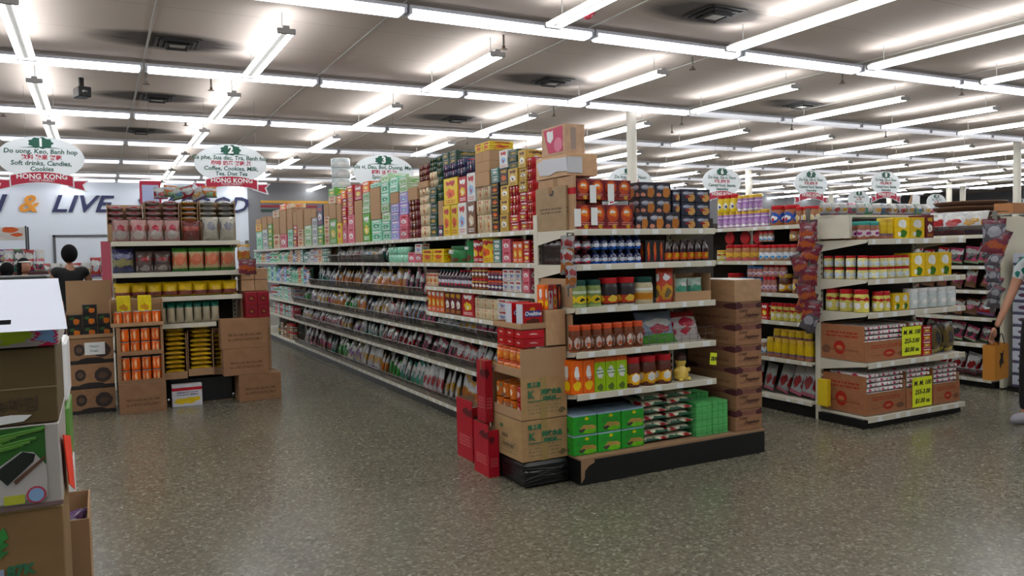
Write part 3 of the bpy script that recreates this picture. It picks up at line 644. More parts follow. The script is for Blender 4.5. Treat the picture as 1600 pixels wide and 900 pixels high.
def price_card(loc, rz, w, h, label, lines, tilt=0, sc=1):
    r = thing('price_card', loc, rz, label, 'price card'); box('card', -w/2, w/2, -.003, 0, 0, h, neon, r)
    for s, z in lines: text('handwriting', s, h*.22*sc, ink, (0, -.0045, z*h), parent=r, shear=.25, bold=.001)
    r.rotation_euler = (0, tilt, rz)
price_card(E1.loc(E1.lx(1112, 572), -.012, Z1+.11), .35, .1, .09, 'small yellow price card beside the carton tower', [('2/$10', .5)], .15, 2)
# shelf two
row(E1, 897, 1012, 505, Z2, 'jar', m_ojar, 7, 'orange lidded nut jar', 'second shelf up, '+W1, lid=lidorg, vb=545, depth=.085)
row(E1, 1014, 1074, 486, Z2, 'pouch', m_bigbag, 1, 'large blue and green snack bag', 'second shelf up, '+W1, depth=.14, vb=530, rx=-.35, inset=.04)
row(E1, 1066, 1113, 484, Z2, 'pouch', m_redwhite, 1, 'large red and white snack bag', 'second shelf up, '+W1, depth=.14, vb=530, rx=-.4, inset=.05)
r = thing('wire_fence', E1.loc(.02, .0, Z2), 0, 'low wire fence before the orange lidded nut jars', 'shelf fence'); bm = bmesh.new()
for z in (.01, .06, .11): tube(bm, (0, 0, z), (1.2, 0, z), .002, 4)
for i in range(17): tube(bm, (i*.075, 0, .0), (i*.075, 0, .11), .0016, 4)
mesh_obj('wires', bm, steel, r)
# shelf three
row(E1, 901, 948, 437, Z3, 'jar', m_gjar, 2, 'green lidded jar of pickles', 'third shelf up, '+W1, lid=lidgrn, vb=475)
row(E1, 948, 1002, 433, Z3, 'jar', m_rjar, 2, 'red lidded dark jar', 'third shelf up, '+W1, lid=lidred, vb=472)
row(E1, 1002, 1031, 432, Z3, 'jar', m_cjar, 1, 'green lidded cream jar', 'third shelf up, '+W1, lid=lidgrn, vb=470)
row(E1, 1034, 1062, 418, Z3, 'pouch', m_snackred, 1, 'tall red and orange snack bag', 'third shelf up, '+W1, depth=.1, vb=468)
a, b = E1.lx(1062, 460), E1.lx(1118, 460)
open_tray(E1.loc((a+b)/2, .05, Z3+.001), 0, b-a, .2, .2, 'brown tray carton holding white and green candy bags', cut=.13)
row(E1, 1066, 1112, 434, Z3+.008, 'pouch', m_wgbag, 2, 'white and green candy bag', 'third shelf, '+W1, depth=.08, vb=465, inset=.07)
# shelf four
row(E1, 898, 930, 368, Z4, 'bottle', m_darkbottle, 2, 'dark red drink bottle', 'fourth shelf up, '+W1, 2, lid=lidred, vb=405, depth=.09)
row(E1, 930, 956, 368, Z4, 'bottle', m_bluebottle, 2, 'navy drink bottle', 'fourth shelf up, '+W1, 2, lid=lidgrn, vb=405, depth=.08)
row(E1, 957, 1008, 367, Z4, 'bottle', m_bluebottle, 4, 'bright blue drink bottle', 'fourth shelf up, '+W1, 2, lid=lidblue, vb=404, depth=.075)
row(E1, 1012, 1042, 375, Z4, 'box', m_dkorange, 3, 'tall black pack with orange stripe', 'fourth shelf up, '+W1, depth=.1, vb=402)
row(E1, 1043, 1113, 374, Z4, 'bottle', m_saucebottle, 6, 'slim sauce bottle, amber label', 'fourth shelf up, '+W1, lid=lidbrn, vb=402, depth=.065)
# top of the display
row(E1, 906, 994, 319, Z5, 'box', m_redcoffee, 4, 'red and orange drink box', 'top of '+W1, depth=.17, vb=350, gap=.985)
row(E1, 905, 990, 280, Z5+.205, 'box', m_redcoffee, 4, 'upper red and orange drink box', 'top of '+W1, depth=.17, vb=315, gap=.985)
row(E1, 940, 968, 274, Z5, 'box', m_redcoffee, 1, 'red drink box standing behind', 'top of '+W1, depth=.15, vb=300, inset=.2)
row(E1, 997, 1018, 332, Z5, 'box', m_choc, 1, 'narrow dark chocolate drink box', 'top of '+W1, depth=.17, vb=350)
row(E1, 1018, 1067, 331, Z5, 'box', m_choc, 2, 'bottom dark chocolate drink box', 'top of '+W1, depth=.17, vb=350)
row(E1, 993, 1003, 284, Z5+.115, 'box', m_choc, 1, 'end-on dark chocolate drink box', 'top of '+W1, 2, depth=.17, vb=330, vt=None) if False else None
row(E1, 1004, 1053, 284, Z5+.115, 'box', m_choc, 2, 'dark chocolate drink box', 'top of '+W1, 2, depth=.17, vb=330)
row(E1, 1069, 1114, 295, Z5, 'box', m_choc2, 2, 'navy chocolate drink box', 'top of '+W1, 3, depth=.17, vb=350)
row(E1, 1055, 1067, 296, Z5+.12, 'box', m_choc2, 1, 'end-on navy chocolate drink box', 'top of '+W1, 2, depth=.17, vb=350)
for k, (u, v) in enumerate([(927, 303), (955, 301), (903, 340), (929, 338)]):
    p = PY(u, v, 4.553); r = thing('paper_sticker', (p.x, 4.5585 if False else 4.557, p.z-.06), 0, 'blank white sticker on a red drink box, %s' % ('upper left', 'upper right', 'lower left', 'lower right')[k], 'sticker'); box('paper', -.026, .026, -.002, 0, 0, .12, tagm, r)
# left end of the top: leaning and stacked cartons
def cartbox(x0, x1, y0, y1, z0, z1, mat, label, name='carton', rot=0, tape=True):
    return inst((name, mat.name, 'c'), lambda: g_carton(mat, name), ((x0+x1)/2, (y0+y1)/2, z0), rot, (x1-x0, y1-y0, z1-z0), label, 'carton')
m_c1 = pm('tan_carton_small_print', col(160, 136, 108), txt=[(.36, .52, 2, col(90, 76, 60))], blobs=[(.45, .86, .06, .08, col(60, 56, 60))], rough=.75)
m_c2 = pm('tan_carton_red_band', col(176, 144, 114), bands=[(.66, .78, col(178, 60, 66))], rough=.75)
m_c3 = pm('tan_carton_pink_print', col(196, 164, 138), rough=.75)
m_c4 = pm('tan_carton_film_wrapped', col(186, 152, 120), rough=.5)
zt = PX(860, 293, 2.868).z
cartbox(2.866, 2.882, 4.64, 5.06, 1.747, zt, m_c1, 'flat tan carton leaning on the left end of the nearest display')
cartbox(2.886, 2.905, 4.57, 5.05, 1.747, 2.115, m_c2, 'taller flat tan carton with red band left of the red boxes')
cartbox(2.91, 3.0, 4.745, 5.06, 1.747, 2.115, m_c4, 'tan carton behind the red boxes, under the film wrapped one')
zb = PX(893, 237, 2.88).z; r = thing('wrapped_carton', (2.88, 5.07, 2.12), -PI/2, 'wide tan carton wrapped in torn film below the pink printed one', 'carton')
box('carton_body', 0, .43, 0, .25, 0, zb-2.12, m_c4, r, .003); prism('torn_film', [(.06, .03), (.02, .12), (.12, .14), (.43, .125), (.44, .03), (.3, .04), (.2, .02)], -.006, -.001, plain('cloudy_film', col(196, 196, 200), .2), r)
box('film_side', .431, .436, .0, .12, .02, .13, bpy.data.materials['cloudy_film'], r)
r = thing('printed_carton', (2.89, 5.0, zb+.003), -PI/2, 'topmost tan carton with pink printed square', 'carton'); box('carton_body', 0, .32, 0, .165, 0, .205, m_c3, r, .003)
pk = plain('pink_print', col(190, 62, 96), .6); prism('pink_square', [(.03, .19), (.295, .195), (.295, .02), (.10, .02)], -.0015, 0, pk, r); prism('white_mark', [(.08, .17), (.1, .18), (.14, .17), (.165, .18), (.17, .12), (.13, .09), (.09, .11)], -.0028, -.0015, tagm, r)
prism('pale_circle', [(.235+.055*math.cos(a), .07+.05*math.sin(a)) for a in [2*PI*i/20 for i in range(20)]], -.0028, -.0015, plain('pale_pink_print', col(214, 120, 146), .6), r)
box('grey_strip', .3205, .322, .05, .09, .03, .18, plain('strip_print', col(150, 130, 120), .5), r)
# hanging bags and goods on the left side of the display
m_clear = pm('white_orange_snack_bag', col(212, 208, 206), blobs=[(.5, .3, .4, .2, col(220, 130, 50)), (.5, .7, .3, .14, col(190, 50, 50))], crinkle=1, rough=.15, coat=.7)
for k, (u, v, s, nm) in enumerate([(887, 392, .16, 'top'), (884, 415, .17, 'middle'), (889, 436, .15, 'bottom')]):
    p = PY(u, v+14, 4.43); inst(('pouch', 'clearhang'), lambda: g_pouch(m_clear, 'snack_pouch', 9), (p.x, 4.43-.012*k, p.z), .2*k-.2, (.1, .05, s), 'shiny white and orange snack bag, %s one on the hanging strip' % nm, 'snack bag', 'bags hung on the left corner strip', rx=.06)
xh = PY(886, 410, 4.43).x; r = thing('clip_strip', (xh, 4.42, 1.30), 0, 'steel clip strip hanging at the left corner of nearest display', 'clip strip'); bm = bmesh.new(); tube(bm, (0, 0, 0), (0, 0, .42), .006, 6); tube(bm, (0, 0, .42), (2.868-xh, .13, .42), .004, 5); mesh_obj('hook_wire', bm, steel, r)
for l in range(2):
    for j in range(4): inst(('bottle', 'sidered'), lambda: g_bottle(m_darkbottle, lidred), (2.918, 4.73+j*.08, Z4+.001+.105*l), 0, (.072, .072, .102), 'dark red bottle on the left side of fourth shelf, %s from front, %s row' % (ordw(j+1), ('lower', 'upper')[l]), 'bottle', 'bottles on the left side, fourth shelf')
r = thing('clear_fence', (2.8745, 5.04, Z4+.001), -PI/2, 'low clear fence along the left side of the bottle shelf', 'shelf fence'); box('fence_panel', 0, .44, 0, .003, 0, .14, smoked, r); bm = bmesh.new(); tube(bm, (0, 0, .14), (.44, 0, .14), .003, 5); mesh_obj('rail', bm, steel, r)
r = box('cardboard_sheet', 2.875, 2.88, 4.6, 5.03, Z3+.001, Z3+.2, cardboard); tag(r, 'cardboard sheet closing the left side of the third shelf', 'cardboard sheet')
r = box('cardboard_sheet', 2.875, 2.88, 4.6, 5.03, Z2+.001, Z2+.26, cardboard); tag(r, 'cardboard sheet closing the left side of the second shelf', 'cardboard sheet')
# green printed cartons on the black pallet
r = thing('wrapped_pallet', (2.5, 4.63, 0), 0, 'low black shrink wrapped pallet under the green printed cartons', 'pallet'); bm = bmesh.new(); bx(bm, 0, .35, 0, .5, 0, .17, .02)
mesh_obj('pallet_body', bm, black, r); bm = bmesh.new()
bx(bm, -.004, .354, -.004, .504, .03, .12, .01)
for k in range(7): tube(bm, (-.005, -.005, .02+.02*k), (.355, -.005, .035+.018*((k*3) % 7)), .0018, 5); tube(bm, (-.005, -.005, .02+.02*k), (-.005, .503, .03+.018*((k*3) % 7)), .0018, 5)
mesh_obj('film_wrap', bm, blackplastic, r)
kg = plain('green_carton_ink', col(44, 110, 74), .7)
m_kimw = plain('kraft_writing', col(190, 160, 120), .7)
def kim(z0, z1, label, op=False):
    if not op:
        r = thing('printed_carton', (2.49, 4.65, z0), 0, label, 'carton', 'green printed cartons on the pallet')
        box('carton_body', 0, .36, 0, .48, 0, z1-z0, m_kim, r, .004)
        box('packing_tape', .15, .2, -.002, 0, 0, z1-z0, plain('clear_tape', col(160, 136, 84), .2), r)
    else:
        r = thing('printed_carton', (2.49, 4.65, z0), 0, label, 'carton', 'green printed cartons on the pallet'); t = .006; h = z1-z0
        box('bottom', 0, .36, 0, .48, 0, t, card_in, r); box('front_wall', 0, .36, 0, t, t, h, m_kim, r); box('back_wall', 0, .36, .48-t, .48, t, h, cardboard, r)
        box('side_wall', .36-t, .36, t, .48-t, t, h, cardboard, r); box('side_wall', 0, t, t, .48-t, t, .07, cardboard, r)
        box('raised_flap', 0, .36, -.001, .005, h, h+.2, cardboard, r)
        box('packing_tape', .15, .2, -.002, -.0, 0, h, bpy.data.materials['clear_tape'], r)
    H = z1-z0
    for k, (s, sz, x, z) in enumerate((('美味食品', .04, .235, .64), ('K', .075, .075, .6), ('KIMCHI', .03, .22, .5))):
        text('green_print', s, sz, kg, (x, -.0035, z*H), parent=r, bold=.002)
    box('green_panel', .05, .15, -.003, -.001, .78*H, .90*H, kg, r); text('panel_writing', '좋은', .03, m_kimw, (.1, -.0035, .84*H), parent=r)
    box('green_rule', .05, .31, -.003, -.001, .44*H, .46*H, kg, r)
    for k, s in enumerate(('1/8', '500G', '24 PACKS')): text('side_print', s, .04, kg if k == 0 else col_ink, (-.0035, .3-.05*k, (.75-.22*k)*.28), (PI/2, 0, -PI/2), r)
col_ink = plain('grey_brown_ink', col(120, 100, 76), .7)
kim(.175, .455, 'lower brown carton with green print standing on the black pallet')
kim(.46, .745, 'upper brown carton with green print, side cut open', True)
lido2 = plain('amber_jar_top', col(196, 92, 26), .3)
m_amber = pm('amber_can', col(206, 104, 24), blobs=[(.5, .5, .18, .2, col(235, 210, 170))], rough=.2, coat=.6)
m_redcan = pm('red_can', col(180, 20, 28), blobs=[(.5, .5, .2, .2, col(230, 190, 180))], rough=.2, coat=.6)
for l in range(2):
    for j in range(4):
        for i in range(2):
            inst(('can', 'r' if j == 0 else 'a'), (lambda: g_can(m_redcan)) if j == 0 else (lambda: g_can(m_amber)), (2.55+.1*i, 4.715+.104*j, .475+.108*l), 0, (.1, .1, .1), '%s can inside the cut carton, %s from front, %s layer, %s column' % ('red' if j == 0 else 'amber', ordw(j+1), ('lower', 'upper')[l], ('left', 'right')[i]), 'can', 'cans inside the cut carton')
cartbox(2.70, 2.855, 4.66, 5.05, .955, 1.2, m_c4, 'plain tan carton right of the glossy red packs')
open_tray((2.595, 4.66, .75), 0, .19, .42, .06, 'shallow brown tray of amber jars above the upper green printed carton')
m_am2 = pm('amber_glossy_jar', col(214, 110, 24), blobs=[(.5, .5, .25, .2, col(236, 170, 90))], rough=.15, coat=.8)
for l in range(2):
    for j in range(4): inst(('box', 'am'), lambda: g_jar(m_am2, lidorg) , (2.555, 4.72+.1*j, .758+.095*l), 0, (.096, .096, .092), 'amber jar above the cut carton, %s from front, %s layer' % (ordw(j+1), ('lower', 'upper')[l]), 'jar', 'amber jars above the cut carton')
for j in range(3):
    for l in range(2): inst(('box', 'mb'), lambda: g_box(pm('glossy_red_pack', col(186, 20, 32), blobs=[(.5, .5, .2, .1, col(230, 180, 180))], rough=.2, coat=.6), 'can_pack'), (2.60+.002, 4.72+.13*j, .955+.06*l), 0, (.17, .12, .058), 'glossy red pack above the amber jars, %s from front, %s layer' % (ordw(j+1), ('lower', 'upper')[l]), 'pack', 'red packs above the cut carton')
open_tray((2.60, 4.655, 1.078), 0, .2, .42, .04, 'shallow brown tray carrying the red malt drink boxes')
wb = plain('white_box_side', col(200, 204, 214), .5)
for j in range(2):
    r = thing('malt_drink_box', (2.61, 4.73+.16*j, 1.086), 0, ('red malt drink box, front one above the tan cartons', 'red malt drink box, rear one above the tan cartons')[j], 'box', 'red malt drink boxes'); box('box_body', -.075, .075, -.05, .05, 0, .165, m_ovalt, r, .002); box('white_side', -.077, -.0755, -.045, .045, .005, .16, wb, r)
    text('brand_writing', 'Ovaltine', .038, white, (0, -.0525, .095), parent=r, shear=.2, bold=.001); box('blue_oval', -.06, .06, -.052, -.0505, .075, .115, plain('brand_blue', col(40, 60, 150), .4) if j == 0 else bpy.data.materials['brand_blue'], r)
for i, (mm, u) in enumerate(((m_orange, 853), (m_redwhite, 862), (m_snackred, 872), (m_dkorange, 880))):
    p = PY(u, 488, 4.72); inst(('box', mm.name, 'side'), lambda mm=mm: g_box(mm), (2.725+.035*i, 4.74, 1.2025), 0, (.033, .1, .17), 'slim snack box, %s from left beside the red malt drink box' % ordw(i+1), 'box', 'slim boxes beside the malt drink')
# carton tower right of the display
for k in range(7):
    z = .187+k*.166; r = thing('script_carton', (4.42, 4.80, z), .015*((k % 3)-1), 'brown carton with script print, %s from bottom of the tower' % ordw(k+1), 'carton', 'cartons of the tower beside nearest display')
    if k == 6: box('carton_body', -.135, .135, -.28, .28, 0, .17, m_c4, r, .003); box('paper_sheet', -.13, .1, -.25, .1, .17, .173, tagm, r); continue
    box('carton_body', -.135, .135, -.28, .28, 0, .163, m_script, r, .003); text('script_print', 'Cozy', .04, lidbrn, (-.06, -.2815, .1), parent=r, shear=.3); text('script_print', 'Happiness', .036, lidbrn, (.03, -.2815, .065), parent=r, shear=.3)

# ------------------------------------------------------------------ nearest gondola, long aisle face
A1 = Face('x', 3.0, 17.63)
BAY = 1.25
for i in range(10):
    near = i >= 8
    lv = [.12, .52, .82, 1.01, 1.27, 1.51, 1.77] if near else [.12, .52, .82, 1.15, 1.51, 1.77]
    bins = (0, 1, 2) if near else ((0, 1, 2, 3, 4) if i in (5, 6) else (0, 1, 2, 3) if i >= 4 else (0, 1, 2))
    if i < 3: bins = ()
    shelf_unit(A1, i*BAY, (i+1)*BAY, lv, .5, 1.87, 'long aisle shelving bay, %s from the far end' % ordw(i+1), 'bays of the long aisle shelving', .1, bins=bins, upr=(i == 0, True), sides=False, tags=6)
struct_ = None
P_ = [('silver', col(200, 202, 206)), ('white', col(222, 218, 214)), ('pink', col(206, 96, 130)), ('red', col(178, 34, 40)), ('green', col(60, 150, 60)), ('gold', col(214, 160, 60)),
      ('blue', col(90, 140, 180)), ('purple', col(130, 90, 150)), ('brown', col(130, 84, 60)), ('pale green', col(160, 196, 150)), ('dark', col(50, 44, 50)), ('orange', col(216, 110, 40)), ('teal', col(50, 140, 120)), ('cream', col(206, 190, 156))]
rp = random.Random(3); pmats = []
for nme, c in P_:
    acc = P_[rp.randrange(len(P_))][1]
    pmats.append((nme, pm('pouch_'+nme.replace(' ', '_'), c, blobs=[(.5, .4+rp.uniform(-.1, .1), .3, .2, acc), (.5, .72, .42, .16, W_)], bands=[(.0, .12, P_[rp.randrange(len(P_))][1])], crinkle=.9, rough=.16, coat=.8, warp=(.4, 3.0))))
def bin_row(face, lx0, lx1, z, tier, n, wts=None, h=.27, nm='snack_pouch', start=0, tot=None, grp='snack bags in the smoked bins', cat='snack bag', end='long aisle'):
    w = (lx1-lx0)/n; i = 0
    while i < n:
        run = rp.randint(2, 5); nme, m = pmats[rp.choice(wts) if wts else rp.randrange(len(pmats))]; sd = rp.randrange(3); lean = rp.uniform(-.45, .1); yaw = rp.uniform(-.35, .1)
        for k in range(run):
            if i >= n: break
            hh = h*rp.uniform(.74, 1.12)
            inst(('pouch', m.name, sd, nm), lambda: g_pouch(m, nm, sd), face.loc(lx0+w*(i+.5), .09+rp.uniform(-.01, .02), z+.03), face.rz+yaw+rp.uniform(-.1, .1), (w*rp.uniform(.9, 1.1), .06, hh), '%s snack bag, %s from left, %s of the %s' % (nme, ordw(i+1+start), tier, end), cat, grp, rx=lean*.5-.12, ry=rp.uniform(.02, .3))
            i += 1
LN = BAY*10
COOL = [0, 0, 1, 1, 2, 3, 4, 5, 6, 7, 8, 9, 10, 13, 1, 12]
bin_row(A1, 4*BAY+.1, 8*BAY-.05, 1.15, 'second bin tier', 36, COOL, h=.26)
bin_row(A1, 4.05, 8*BAY-.02, .82, 'third bin tier', 42, COOL, h=.24)
bin_row(A1, 8*BAY+.03, LN-.05, .82, 'third bin tier', 18, COOL, h=.14, start=42)
bin_row(A1, 4.05, LN-.1, .52, 'fourth bin tier', 58, COOL, h=.22)
bin_row(A1, 4.05, LN-.6, .12, 'lowest bin tier', 54, COOL, h=.3)
bin_row(A1, 5*BAY+.02, 7*BAY-.05, 1.51, 'highest bin tier', 18, [0, 9, 1, 9, 0, 10, 13], h=.185)

# plain boxed goods of the long aisle: name, colour and print
def simple(name, c, acc, acc2=W_, **kw): return pm(name, c, blobs=[(.5, .42, .3, .2, acc), (.5, .4, .12, .1, acc2), (.5, .8, .36, .08, acc2)], txt=[(.04, .18, 2, acc2)], warp=(.35, 5.0), **kw)
q = {}
for nme, c, acc, a2 in [('pale green', col(172, 196, 160), col(110, 170, 90), W_), ('pale grey', col(184, 184, 184), col(120, 130, 150), W_), ('cream', BEI, col(190, 120, 60), RED), ('mint', MINT, col(70, 150, 110), W_),
        ('leaf green', col(96, 156, 66), YEL, W_), ('yellow', YEL, ORG, RED), ('orange', ORG, YEL, W_), ('red', RED, YEL, W_), ('pink', col(208, 120, 134), W_, RED), ('lilac', LILAC, SKY, W_), ('sky blue', SKY, W_, BLU), ('dark green', DGRN, GOLD, GRY),
        ('brown', col(110, 72, 50), BEI, W_), ('dark red', DRED, W_, GOLD), ('gold', col(196, 164, 90), W_, BRN), ('white', col(208, 206, 202), SKY, RED), ('black', K_, ORG, GOLD), ('navy', col(40, 46, 80), W_, RED), ('tan', TAN, BRN, BRN), ('teal', col(96, 140, 130), W_, W_)]:
    q[nme] = simple('box_'+nme.replace(' ', '_'), c, acc, a2)
kinds = {'cans': 'six', 'box': 'box', 'packs': 'block', 'jars': 'jar', 'bottles': 'bottle', 'carton': 'carton'}
def pile(face, u0, u1, z, levels, where, n0=0, depth=.22, inset=.02, vb=None):
    """columns of goods: each level is (colour, kind, top v, rows, across)"""
    vb = vb or 350; a, b = face.lx(u0, vb), face.lx(u1, vb); um = (u0+u1)/2
    tot = sum(l[3] for l in levels); rr = 0
    for (cn, kd, vt, rows, across) in levels:
        z1 = face.z(um, vt); h = (z1-z)/rows; w = (b-a)/across; mat = q[cn] if kd != 'carton' else cardboard
        nm = {'six': 'can_pack', 'box': 'product_box', 'block': 'shrink_pack', 'jar': 'jar', 'bottle': 'bottle', 'carton': 'carton'}[kinds[kd]]
        mk = {'six': g_six, 'box': g_box, 'block': g_block, 'carton': g_carton}[kinds[kd]]
        for r_i in range(rows):
            for i in range(across):
                lab = '%s %s, row %s, %s%s' % (cn if kd != 'carton' else 'brown', {'can_pack': 'can pack', 'product_box': 'box', 'shrink_pack': 'wrapped pack', 'carton': 'carton'}[nm], ['one', 'two', 'three', 'four', 'five', 'six', 'seven', 'eight', 'nine', 'ten', 'eleven', 'twelve'][min(rr, 11)], ('column %s, ' % ['one', 'two', 'three', 'four'][i]) if across > 1 else '', where)
                jx = random.uniform(-.006, .006)
                inst((kd, mat.name), lambda: mk(mat, nm), face.loc(a+w*(i+.5)+jx*.3, inset+depth/2+jx, z+.0005), face.rz, (w*.96, depth*.97, h*.985), lab, CATS[nm], 'goods piled on the long aisle top shelf')
            z += h; rr += 1
NUM = ['first', 'second', 'third']
TOPZ = 1.775
near_piles = [
 (820, 829, [('red', 'cans', 316, 3, 1), ('red', 'cans', 245, 4, 1)], .2),
 (808, 820, [('red', 'packs', 300, 4, 1), ('gold', 'packs', 262, 2, 1), ('gold', 'box', 233, 1, 1)], .2),
 (792, 807, [('red', 'packs', 335, 2, 1), ('red', 'cans', 290, 3, 1), ('gold', 'box', 262, 1, 1), ('dark green', 'packs', 233, 3, 1)], .2),
 (778, 791, [('gold', 'box', 334, 1, 1), ('gold', 'box', 311, 1, 1), ('gold', 'box', 289, 1, 1), ('black', 'box', 262, 1, 1), ('white', 'box', 233, 1, 1)], .2),
 (765, 777, [('black', 'packs', 285, 4, 1), ('teal', 'packs', 262, 2, 1)], .2),
 (741, 764, [('cream', 'cans', 335, 1, 2), ('cream', 'cans', 312, 1, 2), ('cream', 'cans', 291, 1, 2), ('tan', 'carton', 268, 1, 1), ('tan', 'carton', 236, 2, 2), ('yellow', 'packs', 222, 1, 2)], .2),
 (727, 740, [('brown', 'box', 315, 1, 1), ('white', 'box', 269, 1, 1), ('navy', 'cans', 250, 1, 1)], .2),
 (713, 726, [('white', 'box', 316, 1, 1), ('red', 'box', 275, 1, 1), ('navy', 'cans', 247, 2, 1)], .2),
 (690, 712, [('yellow', 'box', 320, 1, 2), ('yellow', 'box', 277, 1, 1), ('navy', 'cans', 256, 2, 2), ('dark green', 'packs', 236, 2, 2)], .2),
 (681, 689, [('navy', 'box', 352, 1, 1), ('carton', 'carton', 313, 1, 1), ('dark green', 'cans', 262, 4, 1), ('dark green', 'cans', 242, 2, 1)], .2),
 (669, 680, [('dark green', 'packs', 318, 3, 1), ('dark green', 'packs', 292, 2, 1), ('cream', 'cans', 268, 2, 1), ('dark green', 'cans', 246, 3, 1)], .2),
 (652, 668, [('cream', 'cans', 319, 3, 1), ('cream', 'cans', 293, 2, 1), ('brown', 'carton', 283, 1, 1), ('dark red', 'cans', 256, 3, 2)], .2),
]
wn = 'near pile %s from right, aisle top'
def fix(cn): return cn
for k, (u0, u1, lv, d) in enumerate(near_piles):
    lv = [(('tan' if c == 'carton' else c), kd, v, r0, a0) for c, kd, v, r0, a0 in lv]
    pile(A1, u0, u1, TOPZ, lv, wn % ordw(k+1), depth=.24, vb=355)
far_piles = [
 (636, 651, [('dark red', 'cans', 330, 3, 1), ('dark red', 'cans', 312, 2, 1), ('tan', 'carton', 292, 1, 1)]),
 (622, 635, [('pink', 'packs', 335, 2, 1), ('lilac', 'packs', 300, 2, 1), ('pale green', 'packs', 276, 2, 1)]),
 (608, 621, [('lilac', 'packs', 345, 2, 1), ('lilac', 'packs', 318, 2, 1), ('tan', 'carton', 300, 1, 1), ('mint', 'box', 276, 2, 1)]),
 (594, 607, [('mint', 'packs', 345, 2, 1), ('pale green', 'packs', 318, 2, 1), ('mint', 'packs', 284, 2, 1), ('pale green', 'box', 271, 1, 1)]),
 (577, 593, [('mint', 'packs', 343, 2, 1), ('tan', 'carton', 292, 1, 1), ('mint', 'box', 285, 1, 1)]),
 (565, 576, [('leaf green', 'packs', 333, 1, 1), ('pale green', 'packs', 300, 3, 1), ('orange', 'box', 283, 1, 1)]),
 (552, 564, [('tan', 'carton', 312, 1, 1), ('red', 'box', 289, 1, 1)]),
 (541, 551, [('pink', 'box', 354, 1, 1), ('pink', 'box', 336, 1, 1), ('red', 'packs', 302, 5, 1), ('red', 'box', 289, 1, 1)]),
 (533, 540, [('pink', 'box', 352, 1, 1), ('red', 'packs', 310, 3, 1), ('orange', 'box', 297, 1, 1)]),
 (525, 532, [('yellow', 'box', 348, 1, 1), ('tan', 'carton', 318, 1, 1), ('orange', 'box', 305, 1, 1)]),
 (513, 524, [('leaf green', 'box', 342, 1, 1), ('tan', 'carton', 318, 1, 1), ('cream', 'box', 306, 1, 1), ('leaf green', 'box', 293, 1, 1)]),
 (504, 512, [('cream', 'packs', 338, 3, 1), ('tan', 'carton', 318, 1, 1)]),
 (494, 503, [('leaf green', 'packs', 352, 2, 1), ('navy', 'box', 320, 1, 1)]),
 (485, 493, [('pale grey', 'packs', 340, 3, 1), ('tan', 'carton', 328, 1, 1)]),
 (473, 484, [('pale green', 'packs', 352, 2, 1), ('tan', 'carton', 326, 1, 1)]),
 (463, 472, [('cream', 'packs', 358, 2, 1), ('tan', 'carton', 326, 1, 1)]),
 (456, 462, [('red', 'packs', 352, 2, 1), ('tan', 'carton', 330, 1, 1)]),
 (447, 455, [('mint', 'packs', 358, 2, 1), ('tan', 'carton', 325, 1, 1), ('cream', 'box', 318, 1, 1)]),
 (436, 446, [('pink', 'packs', 366, 1, 1), ('tan', 'carton', 328, 1, 1), ('orange', 'box', 318, 1, 1)]),
 (425, 435, [('cream', 'packs', 366, 1, 1), ('tan', 'carton', 340, 1, 1), ('cream', 'box', 328, 1, 1)]),
 (417, 424, [('leaf green', 'packs', 350, 2, 1), ('tan', 'carton', 338, 1, 1)]),
 (408, 416, [('pale grey', 'packs', 358, 2, 1), ('tan', 'carton', 338, 1, 1)]),
 (398, 407, [('mint', 'packs', 362, 1, 1), ('yellow', 'box', 350, 1, 1), ('tan', 'carton', 342, 1, 1)]),
]
for k, (u0, u1, lv) in enumerate(far_piles):
    pile(A1, u0, u1, TOPZ, lv, 'far pile %s from right, aisle top' % ordw(k+1), depth=.26, vb=370)
# clear plastic jars column standing on the far piles
p = A1.loc(A1.lx(518.5, 370), 0, 0); CANZ = A1.z(518.5, 293)+.001
for k in range(3):
    r = lathe('clear_canister', [(.13, 0), (.135, .01), (.135, .13), (.12, .14), (0, .14)], m_jug, None, 16); r.location = (3.16, p.y, CANZ+.142*k)
    tag(r, 'clear plastic canister, %s of the column above the far piles' % ('lowest', 'middle', 'topmost')[k], 'canister', 'clear canisters in a column')

WA = 'long aisle near end'
# near bays, shelf five (z 1.51)
def arow(u0, u1, vt, z, kind, mat, n, lab, sh, **kw): row(A1, u0, u1, vt, z, kind, mat, n, lab, sh+', '+WA, vb=kw.pop('vb', vt+20), **kw)
s5 = 'fifth shelf'
arow(603, 633, 386, 1.515, 'six', q['mint'], 2, 'pale mint can pack', s5, layers=2, depth=.2, name='can_pack')
arow(634, 655, 394, 1.515, 'box', q['pink'], 2, 'pinkish flat box', s5, layers=1, depth=.2)
arow(645, 656, 381, 1.607, 'box', q['white'], 1, 'white box set on the pink ones', s5, depth=.1)
arow(657, 691, 389, 1.515, 'block', q['yellow'], 2, 'yellow wrapped pack', s5, layers=1, depth=.2, name='shrink_pack')
arow(694, 716, 384, 1.515, 'jar', m_malt, 1, 'wide green malt tin', s5, lid=plain('tin_green_lid', col(60, 120, 80), .3), depth=.2, name='malt_tin')
arow(707, 721, 372, 1.515, 'box', q['yellow'], 1, 'yellow box behind green tins', s5, depth=.12, inset=.25)
arow(722, 733, 375, 1.515, 'can', m_malt, 1, 'narrow green malt tin', s5, depth=.14, name='malt_tin')
arow(733, 743, 375, 1.515, 'can', q['red'], 1, 'tall red malt tin', s5, depth=.14, name='malt_tin')
arow(744, 763, 371, 1.515, 'can', q['yellow'], 1, 'tall yellow cocoa tin', s5, depth=.2, name='cocoa_tin')
arow(766, 778, 374, 1.515, 'box', q['teal'], 1, 'teal square tin', s5, layers=2, depth=.14)
arow(780, 793, 373, 1.515, 'box', q['pink'], 1, 'pink red box', s5, layers=2, depth=.14)
